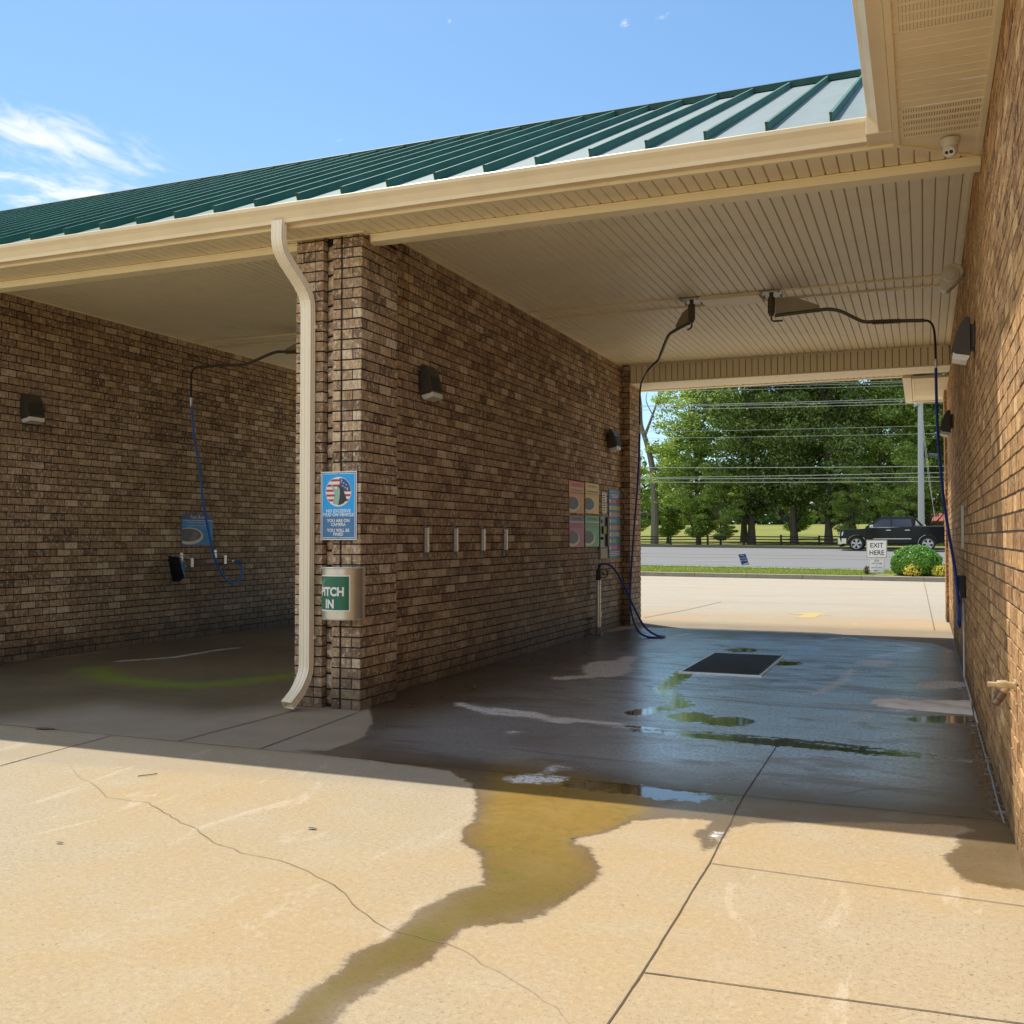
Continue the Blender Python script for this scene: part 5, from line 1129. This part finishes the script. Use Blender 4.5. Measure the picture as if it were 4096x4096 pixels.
lower = [(xf + .05, .50)] + [(wf - .60, .40)] + arch(wf) + [(wf + .62, .38), (wr - .62, .40)] + arch(wr) + [(wr + .62, .50), (xr, .58), (xr, 1.36), (1.0, 1.36), (.62, 1.33), (-1.1, 1.28), (-1.25, 1.27), (-2.2, 1.20), (-2.75, 1.14), (xf, 1.02), (xf - .02, .75)]
b = MB()
def loft(b, poly, levels, fn):              # levels: (y, inset scale)
    n = len(poly); base = len(b.v)
    cx0 = sum(p[0] for p in poly) / n; cz0 = sum(p[1] for p in poly) / n
    for y, s_ in levels: b.v += [fn(cx0 + (p[0] - cx0) * s_, cz0 + (p[1] - cz0) * (1 - (1 - s_) * 2), y) for p in poly]
    for l in range(len(levels) - 1):
        for i in range(n): b.f.append([base + l * n + i, base + l * n + (i + 1) % n, base + (l + 1) * n + (i + 1) % n, base + (l + 1) * n + i]); b.m.append(0)
    b.f.append([base + i for i in range(n)][::-1]); b.m.append(0); b.f.append([base + (len(levels) - 1) * n + i for i in range(n)]); b.m.append(0)
loc = lambda x, z, y: (TX + x, TY + y, TZ + z)
loft(b, lower, [(-1.0, .985), (-.96, 1.0), (.96, 1.0), (1.0, .985)], loc); body = b.build('body', M['blackpaint'], tr, bevel=.02)
# cab greenhouse, tapered inward
cab = [(-1.45, 1.26, .93), (-.72, 1.82, .74), (-.45, 1.89, .72), (.85, 1.91, .72), (1.12, 1.87, .72), (1.20, 1.34, .92)]
b = MB(); n = len(cab); b.add([(TX + x, TY - y, TZ + z) for x, z, y in cab] + [(TX + x, TY + y, TZ + z) for x, z, y in cab], [tuple(range(n))] + [tuple(range(n, 2 * n))[::-1]] + [(i, i + n, (i + 1) % n + n, (i + 1) % n) for i in range(n)])
b.build('cab', M['blackpaint'], tr, bevel=.03)
def glass(x0, x1, xb0, xb1, name='window'):
    b = MB(); f = lambda x, z: (TX + x, TY - (.93 - (z - 1.30) / .55 * .2) - .022, TZ + z)
    b.quad(f(xb0, 1.34), f(xb1, 1.34), f(x1, 1.77), f(x0, 1.77)); b.build(name, M['tint'], tr)
glass(-.60, -.06, -1.14, -.06); glass(.0, .98, .0, 1.04)
b = MB(); b.quad((TX - 1.40, TY - .80, TZ + 1.31), (TX - 1.40, TY + .80, TZ + 1.31), (TX - .76, TY + .66, TZ + 1.80), (TX - .76, TY - .66, TZ + 1.80)); o_ = b.build('windscreen', M['tint'], tr); o_.location.x -= .03; o_.location.z += .02
for s_ in (-1, 1):                          # sail panels behind the cab
    b = MB(); y = TY + s_ * .86; b.add([(TX + x, y + dy, TZ + z) for dy in (-.035, .035) for x, z in ((1.08, 1.86), (1.22, 1.86), (1.66, 1.36), (1.10, 1.36))], [(0, 1, 2, 3), (7, 6, 5, 4), (0, 4, 5, 1), (1, 5, 6, 2), (2, 6, 7, 3), (3, 7, 4, 0)])
    b.build('sail_panel', M['blackpaint'], tr, bevel=.01)
b = MB(); b.quad((TX + 1.22, TY - .90, TZ + 1.42), (TX + 1.44, TY - .90, TZ + 1.42), (TX + 1.22, TY - .90, TZ + 1.70)); b.build('sail_window', M['alloy'], tr)
b = MB(); b.box(TX + xf - .09, TX + xf + .12, TY - .98, TY + .98, TZ + .36, TZ + .70); b.box(TX + xf + .1, TX + xf + .36, TY - 1.005, TY - .97, TZ + .40, TZ + .70); b.build('bumper', M['chrome'], tr, bevel=.04)
b = MB(); b.box(TX + xf - .02, TX + xf + .15, TY - .93, TY + .93, TZ + .24, TZ + .36); b.build('air_dam', M['arch'], tr); b = MB(); b.box(TX + wf + .62, TX + wr - .62, TY - .97, TY + .97, TZ + .34, TZ + .395); b.build('skirt', M['arch'], tr)
b = MB(); b.box(TX + xf - .045, TX + xf + .02, TY - .55, TY + .55, TZ + .72, TZ + 1.02); b.build('grille', M['chrome'], tr, bevel=.01)
for s_ in (-1, 1):
    b = MB(); b.add([(TX + x, TY + s_ * y, TZ + z) for x, y, z in ((xf - .03, .58, .84), (xf - .03, .98, .84), (xf + .16, 1.012, .86), (xf + .22, 1.012, 1.08), (xf + .0, .98, 1.07), (xf - .0, .58, 1.07))], [(0, 1, 4, 5), (1, 2, 3, 4)]); b.build('headlight', M['lamp'], tr)
    b = MB(); b.box(TX + xr - .14, TX + xr + .012, TY + s_ * .86, TY + s_ * 1.008, TZ + .92, TZ + 1.20); b.build('tail_light', M['redlens'], tr)
for x0, x1 in ((-.98, -.02), (.02, .98)): pass
b = MB(); b.box(TX - .99, TX + 1.0, TY - 1.008, TY - 1.0, TZ + .66, TZ + .70); b.build('chrome_strip', M['chrome'], tr)
b = MB(); b.box(TX - 1.2, TX + 1.05, TY - .955, TY - .93, TZ + 1.30, TZ + 1.325); b.build('window_trim', M['chrome'], tr)
b = MB(); 
for xd in (-1.02, 0., 1.02): b.box(TX + xd - .006, TX + xd + .006, TY - 1.003, TY - .99, TZ + .45, TZ + 1.30)
b.box(TX + xf + .4, TX + 2.9, TY - 1.003, TY - .995, TZ + 1.075, TZ + 1.083); b.build('panel_gap', M['arch'], tr)
for xd in (-.18, .80):
    b = MB(); b.box(TX + xd - .13, TX + xd + .13, TY - 1.04, TY - .995, TZ + 1.13, TZ + 1.18); b.build('door_handle', M['chrome'], tr, bevel=.012)
b = MB(); b.box(TX - 1.16, TX - .98, TY - 1.22, TY - .98, TZ + 1.28, TZ + 1.46); b.build('wing_mirror', M['chrome'], tr, bevel=.03)
b = MB(); b.box(TX + 1.15, TX + xr - .02, TY - .99, TY - .90, TZ + 1.361, TZ + 1.385); b.box(TX + 1.15, TX + xr - .02, TY + .90, TY + .99, TZ + 1.361, TZ + 1.385); b.build('bed_rail', M['dull_steel'], tr)
for xc in (wf, wr):
    b = MB(); b.prism([(TX + xc - .50 * cos(pi * i / 12), TZ + .38 + .50 * sin(pi * i / 12)) for i in range(13)], lambda u, v, tt: (u, tt, v), TY - .985, TY - .70); b.build('wheel_arch', M['arch'], tr)
    for s_ in (-1, 1):
        yc = TY + s_ * .86; wo = thing('wheel', None, None, (0, 0, 0)); wo.parent = tr; wo.location = (xc, s_ * .86, .41)
        b = MB(); prf = [(-.135, .27), (-.13, .36), (-.10, .39), (.10, .39), (.13, .36), (.135, .27)]; b.lathe((TX + xc, yc, TZ + .395), (0, 1, 0), prf, 28); b.build('tyre', M['tyre'], wo, smooth=True)
        b = MB(); yo = yc + s_ * .125
        b.tube([(TX + xc + .27 * cos(2 * pi * i / 28), yo, TZ + .395 + .27 * sin(2 * pi * i / 28)) for i in range(29)], .022, 6)
        for k in range(5):
            a = 2 * pi * k / 5 + .3; ca, sa = cos(a), sin(a); w0, w1 = .035, .075
            pts = [(.05 * ca - w0 * sa, .05 * sa + w0 * ca), (.05 * ca + w0 * sa, .05 * sa - w0 * ca), (.27 * ca + w1 * sa, .27 * sa - w1 * ca), (.27 * ca - w1 * sa, .27 * sa + w1 * ca)]
            b.add([(TX + xc + p[0], yo + s_ * e, TZ + .395 + p[1]) for e in (.022, -.02) for p in pts], [(0, 1, 2, 3), (7, 6, 5, 4), (0, 4, 5, 1), (1, 5, 6, 2), (2, 6, 7, 3), (3, 7, 4, 0)])
        b.cyl((TX + xc, yo - .02, TZ + .395), (TX + xc, yo + s_ * .035, TZ + .395), .065, seg=14); b.build('rim', M['alloy'], wo)
        b = MB(); b.cyl((TX + xc, yo - s_ * .03, TZ + .395), (TX + xc, yo - s_ * .025, TZ + .395), .28, seg=24); b.build('brake', M['arch'], wo)

# ================================================================== TREES
M['leafA'] = leaf_mat('tree_leaf', (.065, .10, .03), (.15, .22, .06), (.44, .50, .20), .52); M['leafB'] = leaf_mat('tree_leaf_light', (.11, .17, .04), (.25, .34, .08), (.54, .60, .24), .56)
M['leafC'] = leaf_mat('tree_leaf_far', (.030, .065, .018), (.06, .11, .03), (.11, .17, .05), .3)
def crown_mesh(seed, h, base, rad, nclump, nleaf, ls, gap=0.):
    random.seed(seed); b = MB(); limbs = []
    for c in range(nclump):
        for _ in range(30):
            q = R(); zc = base + (h - base) * q; rr = rad * sqrt(max(0, 1 - abs(2 * q - 1) ** 2.6)) * sqrt(R()) ; a = U(0, 2 * pi)
            p = Vector((rr * cos(a), rr * sin(a), zc))
            if mn.noise(p * .28 + Vector((seed * 7, 0, 0))) > -.16 + gap: break
        cr = U(.55, 1.35) * (rad / 5.); limbs.append(p)
        tone = mn.noise(p * .5)
        for k in range(nleaf):
            d = rv(); d.z = d.z * .75 + .12; l = cr * (.45 + .6 * R() ** .6)
            pp = p + Vector((d.x * l * 1.25, d.y * l * 1.25, d.z * l * .8 - .0)); leafquad(b, pp, ls * U(.6, 1.35), (d * .6 + Vector((0, 0, .5)) + rv() * .9).normalized(), 0)
    return b, limbs
def trunk_mesh(seed, h, r0, limbs, n=26, base=2.):
    random.seed(seed + 99); b = MB(); lean = Vector((U(-.4, .4), U(-.4, .4), 0)); tp = []
    for i in range(12): q = i / 11; tp.append(Vector((0, 0, h * .82 * q)) + lean * q * q * 2 + Vector((mn.noise(Vector((q * 3, seed, 0))), mn.noise(Vector((q * 3, 0, seed))), 0)) * .35 * q)
    b.tube(tp, [r0 * 1.3] + [r0 * (1.0 - .9 * (i / 11)) for i in range(1, 12)], 9)
    random.shuffle(limbs)
    for p in limbs[:n]:
        zb = max(base * .8, p.z - U(1, 3.5)); i = min(10, max(1, int(zb / (h * .82) * 11))); s_ = tp[i]; mid = s_.lerp(p, .5) + Vector((0, 0, -.3)) + rv() * .3
        b.tube(spline([s_, mid, p], 3), [r0 * .32 * (1 - .13 * k) for k in range(7)], 5)
    return b
def proto(kind, seed, h, base, rad, nc, nl, ls, r0, mat):
    r = thing('tree', 'x', 'tree'); cb, limbs = crown_mesh(seed, h, base, rad, nc, nl, ls); cb.build('crown', mat, r, world=False)
    trunk_mesh(seed, h, r0, limbs, base=base).build('trunk', M['bark'], r, world=False, smooth=True); return r
PT = [proto('a', 1, 20, 3.4, 5.0, 150, 260, .12, .27, M['leafA']), proto('b', 2, 21, 2.8, 5.6, 165, 265, .125, .33, M['leafA']), proto('c', 3, 17, 2.6, 4.6, 130, 255, .12, .22, M['leafB']), proto('d', 4, 12, 1.2, 3.6, 85, 230, .11, .16, M['leafB'])]
TR = [ # proto, x, y, scale, rot, label
 (2, -17.6, 85, .88, .4, 'tall light green tree left of centre, right of the bare trunk'), (3, -17.2, 83, .80, 1.2, 'slim bright tree close beside the light green tree'),
 (3, -15.0, 81, .50, 2.0, 'small low tree behind the middle of the fence'), (1, -13.2, 85, .98, .9, 'broad dark tree with a thick trunk behind the yard sign'), (0, -10.3, 90, 1.0, 2.6, 'dark tree with its trunk rising from the meadow'),
 (0, -9.7, 84, .95, 4.0, 'dark leafy tree left of the pickup truck'), (1, -7.0, 84, .92, 5.0, 'dense dark tree just behind the nose of the pickup'), (2, -3.4, 87, 1.05, 3.3, 'light green tree behind the cab of the pickup'),
 (2, .4, 90, 1.1, 1.9, 'light green tree behind the utility pole'), (1, 4.8, 92, 1.0, .2, 'tree right of the utility pole over the red roof'), (0, -15.6, 96, 1.1, 1.1, 'tree in the second row behind the thick trunk'),
 (1, -6.2, 99, 1.12, 2.2, 'tall tree in the second row left of the pole'), (0, -1.0, 101, 1.15, 3.0, 'tall tree in the second row behind the pole'), (0, 9.5, 95, 1.05, 1.6, 'tree hidden mostly by the brick wall at right'),
 (1, 15, 97, 1.05, 3.6, 'tree farther right beyond the red roofed house'), (3, -21.9, 92, .80, 1.0, 'low round tree behind the bare trunk'), (3, -24.6, 88, .70, .6, 'low tree left of the bare trunk'), (1, -33, 92, .9, 1.4, 'tree far left beyond the rear pier'), (0, -40, 88, .9, 2.4, 'leftmost tree behind the fence'),
 (3, -5.0, 80.5, .50, 4.2, 'young bushy tree behind the bonnet of the pickup'), (3, -1.6, 79, .62, 5.4, 'low spreading tree directly behind the pickup cab'), (3, -12, 106, .9, 1, 'bushy tree in the meadow behind the trunks')]
used = set()
for k, x, y, s_, rz, lab in TR:
    q = PT[k] if k not in used else copy_tree(PT[k]); used.add(k)
    q.location = (x, y, H(x, y) - .05); q.rotation_euler = (0, 0, rz); q.scale = (s_ * U(.95, 1.05), s_ * U(.95, 1.05), s_); tag(q, lab, 'tree', 'trees beyond the road'); q.name = 'tree'
# bare forked tree
r = thing('bare_tree', 'tall bare forked grey tree at the left of the opening', 'tree', (-21.4, 85, .85))
b = MB(); b.tube(spline([(-21.4, 85, .8), (-21.35, 85, 4), (-21.5, 85, 7), (-22.0, 85, 9.4), (-22.55, 85, 11.2), (-22.6, 85, 13), (-22.9, 85, 15.5), (-23.0, 85, 18)], 4), [.36 - .011 * i for i in range(29)], 9); b.build('trunk', M['deadbark'], r, smooth=True)
b = MB(); b.tube(spline([(-22.2, 85, 10.3), (-21.6, 85, 11.8), (-21.0, 85, 13.6), (-20.6, 85, 16)], 4), [.15 - .009 * i for i in range(13)], 7); b.tube(spline([(-22.55, 85, 12.6), (-23.2, 85, 14), (-23.7, 85, 16)], 4), [.10 - .006 * i for i in range(9)], 6); b.tube(spline([(-21.5, 85, 12), (-22.1, 85.1, 13.2), (-22.0, 85, 14)], 4), [.06 - .005 * i for i in range(9)], 5); b.tube(spline([(-21.3, 85, 3), (-22.0, 84.6, 3.6), (-22.8, 84.4, 3.5)], 4), .04, 5); b.build('branch', M['deadbark'], r, smooth=True)
# distant woods
random.seed(21); b = MB()
for c in range(520):
    x = U(-150, 60); y = U(150, 172); hh = 9 + 5 * mn.noise(Vector((x * .04, 0, 0))) ; z = H(x, y) + U(-.2, max(3, hh)) * (1 if c % 3 else .25); cr = U(1.6, 3.2)
    for k in range(90): d = rv(); leafquad(b, Vector((x, y, z)) + Vector((d.x * cr * 1.3, d.y * cr, d.z * cr)), U(.35, .7), (d + rv() * .6 + Vector((0, 0, .3))).normalized())
tag(b.build('distant_woods', M['leafC']), 'hazy belt of green woods on the rise behind the meadow', 'woods', kind='stuff')
# ------------------------------------------------ fence
r = thing('rail_fence', 'long dark split rail fence along the far side of the road', 'fence', (-12, 80, .87)); M['darkwood'] = simple('dark_wood', (.022, .018, .014), .85, var=.3, nscale=5)
x = -45.; k = 0; random.seed(5); posts = []
while x < 25:
    b = MB(); h_ = .78 + U(-.03, .05); b.box(x - .07, x + .07, 79.93, 80.07, .70, .87 + h_); b.build('post', M['darkwood'], r); posts.append(x); x += 2.9 + U(-.1, .1)
for i in range(len(posts) - 1):
    b = MB()
    for z in (.22, .45, .66):
        a, c_ = U(-.05, .04), U(-.05, .04); b.tube([(posts[i], 80 + U(-.04, .04), .87 + z + a), (posts[i + 1], 80 + U(-.04, .04), .87 + z + c_)], .045, 5)
    b.build('rail', M['darkwood'], r)
# ------------------------------------------------ utility pole and lines
r = thing('utility_pole', 'tall grey concrete utility pole behind the pickup truck', 'utility pole', (-.12, 66, .85))
M['polegrey'] = simple('pole_grey', (.42, .44, .45), .7, var=.12, nscale=2, streak=True)
b = MB(); b.tube([(-.13, 66, .8), (-.09, 66, 14)], [.20, .13], 12); b.build('shaft', M['polegrey'], r, smooth=True)
b = MB(); b.obox((-.45, 65.80, 9.38), (.62, .05, .40), (0, .12, 0), (-.05, 0, .08)); b.obox((-.18, 65.8, 9.62), (.50, 0, .12), (0, .12, 0), (0, 0, .09)); b.tube([(-.1, 66, 9.9), (.32, 66, 9.85)], .05, 6); b.build('crossarm', M['polegrey'], r)
b = MB()
for x_, z_ in ((-.42, 9.55), (.15, 9.95), (.3, 9.8), (-.3, 10.0)): b.cyl((x_, 65.85, z_), (x_, 65.85, z_ + .16), .05, seg=8)
b.build('insulator', M['white'], r)
b = MB(); b.tube([(.35, 65.9, 6.45), (1.0, 65.9, 6.35)], .12, 8); b.tube([(.0, 66, 6.5), (.4, 65.9, 6.5)], .02, 5); b.build('street_light_head', simple('dark_grey', (.08, .09, .10), .5), r)
b = MB(); b.tube([(.9, 65.9, 4.55), (1.9, 65.9, 4.50)], .06, 6); b.build('splice_case', M['rubber'], r)
b = MB(); b.tube([(-.06, 65.9, 9.2), (.62, 65.9, 2.6)], .012, 4); b.tube([(-.1, 65.9, 9.0), (.3, 65.9, 5), (.66, 65.9, 2.6)], .012, 4); b.build('guy_wire', M['galv'], r)
M['wire'] = simple('cable', (.42, .45, .42), .4, .0)
wl = [('upper', (11.62, 11.01)), ('upper', (11.5, 10.92)), ('upper', (11.28, 10.76)), ('m', (10.30, 9.91)), ('m', (10.24, 9.78)), ('m', (10.04, 9.62)), ('s', (8.54, 8.23)), ('s', (8.13, 7.76)), ('l', (6.16, 5.76)), ('l', (5.48, 5.37)), ('l', (5.41, 5.10)), ('l', (5.19, 4.85))]
nm = ['topmost', 'second', 'third', 'fourth', 'fifth', 'sixth', 'seventh', 'eighth', 'ninth', 'tenth', 'eleventh', 'lowest']
for i, (k, (za, zb)) in enumerate(wl):
    xb = -1.02 if k == 'upper' else (-.42 if k in 'ms' else 1.36); s_ = (zb - za) / (xb + 17.5); pts = []
    for j in range(25):
        x = -52 + 90 * j / 24.; pts.append((x, 66 + .1 * (i % 3 - 1), za + s_ * (x + 17.5) + .00035 * ((x + 17.5) * (x - xb))))
    b = MB(); b.tube(pts, .020 if k == 'l' else (.016 if k == 'm' else .011), 5); tag(b.build('power_line', M['wire']), 'overhead cable crossing before the trees, %s from the top' % nm[i] if i < 11 else 'lowest overhead cable crossing in front of the trees', 'cable', 'overhead cables along the road')
# ------------------------------------------------ red roofed house
r = thing('red_roofed_house', 'small tan house with a red metal roof behind the pickup bed', 'house', (3.5, 106, 1.3)); hz = H(2, 105)
M['redroof'] = roof_mat('red_metal_roof', (.48, .10, .09), (.58, .16, .14), .5); M['tan'] = simple('tan_siding', (.30, .24, .15), .8); M['brownwall'] = simple('brown_siding', (.20, .13, .09), .8)
b = MB(); b.box(.55, 7.5, 105.6, 112, hz - .3, 3.06); b.build('wall', M['tan'], r)
b = MB(); b.add([(.30, 105.2, 3.06), (8.0, 105.2, 3.06), (8.0, 108.8, 5.2), (1.0, 108.8, 5.2)], [(0, 1, 2, 3)]); b.add([(.30, 112.4, 3.06), (8.0, 112.4, 3.06), (8.0, 108.8, 5.2), (1.0, 108.8, 5.2)], [(3, 2, 1, 0)]); b.add([(.30, 105.2, 3.06), (1.0, 108.8, 5.2), (.3, 112.4, 3.06)], [(0, 1, 2)])
rf2 = b.build('roof', M['redroof'], r); b = MB()
for i in range(18): xx = .45 + i * .42; b.obox((xx, 105.2, 3.07), (.04, 0, 0), (0, 3.6, 2.14), (0, -.02, .05))
b.build('roof_rib', M['redroof'], rf2)
b = MB(); b.box(.3, 8, 105.15, 105.25, 2.92, 3.05); b.build('fascia', M['tan'], r)
b = MB(); b.box(1.75, 3.0, 105.55, 105.6, 1.9, 2.75); w_ = b.build('window', M['signwhite'], r); b = MB(); b.box(1.83, 2.92, 105.53, 105.55, 1.98, 2.67); b.build('pane', M['glassblack'], w_)
b = MB(); b.box(.75, 1.6, 105.5, 105.6, hz, 2.8); b.build('door', M['brownwall'], r)
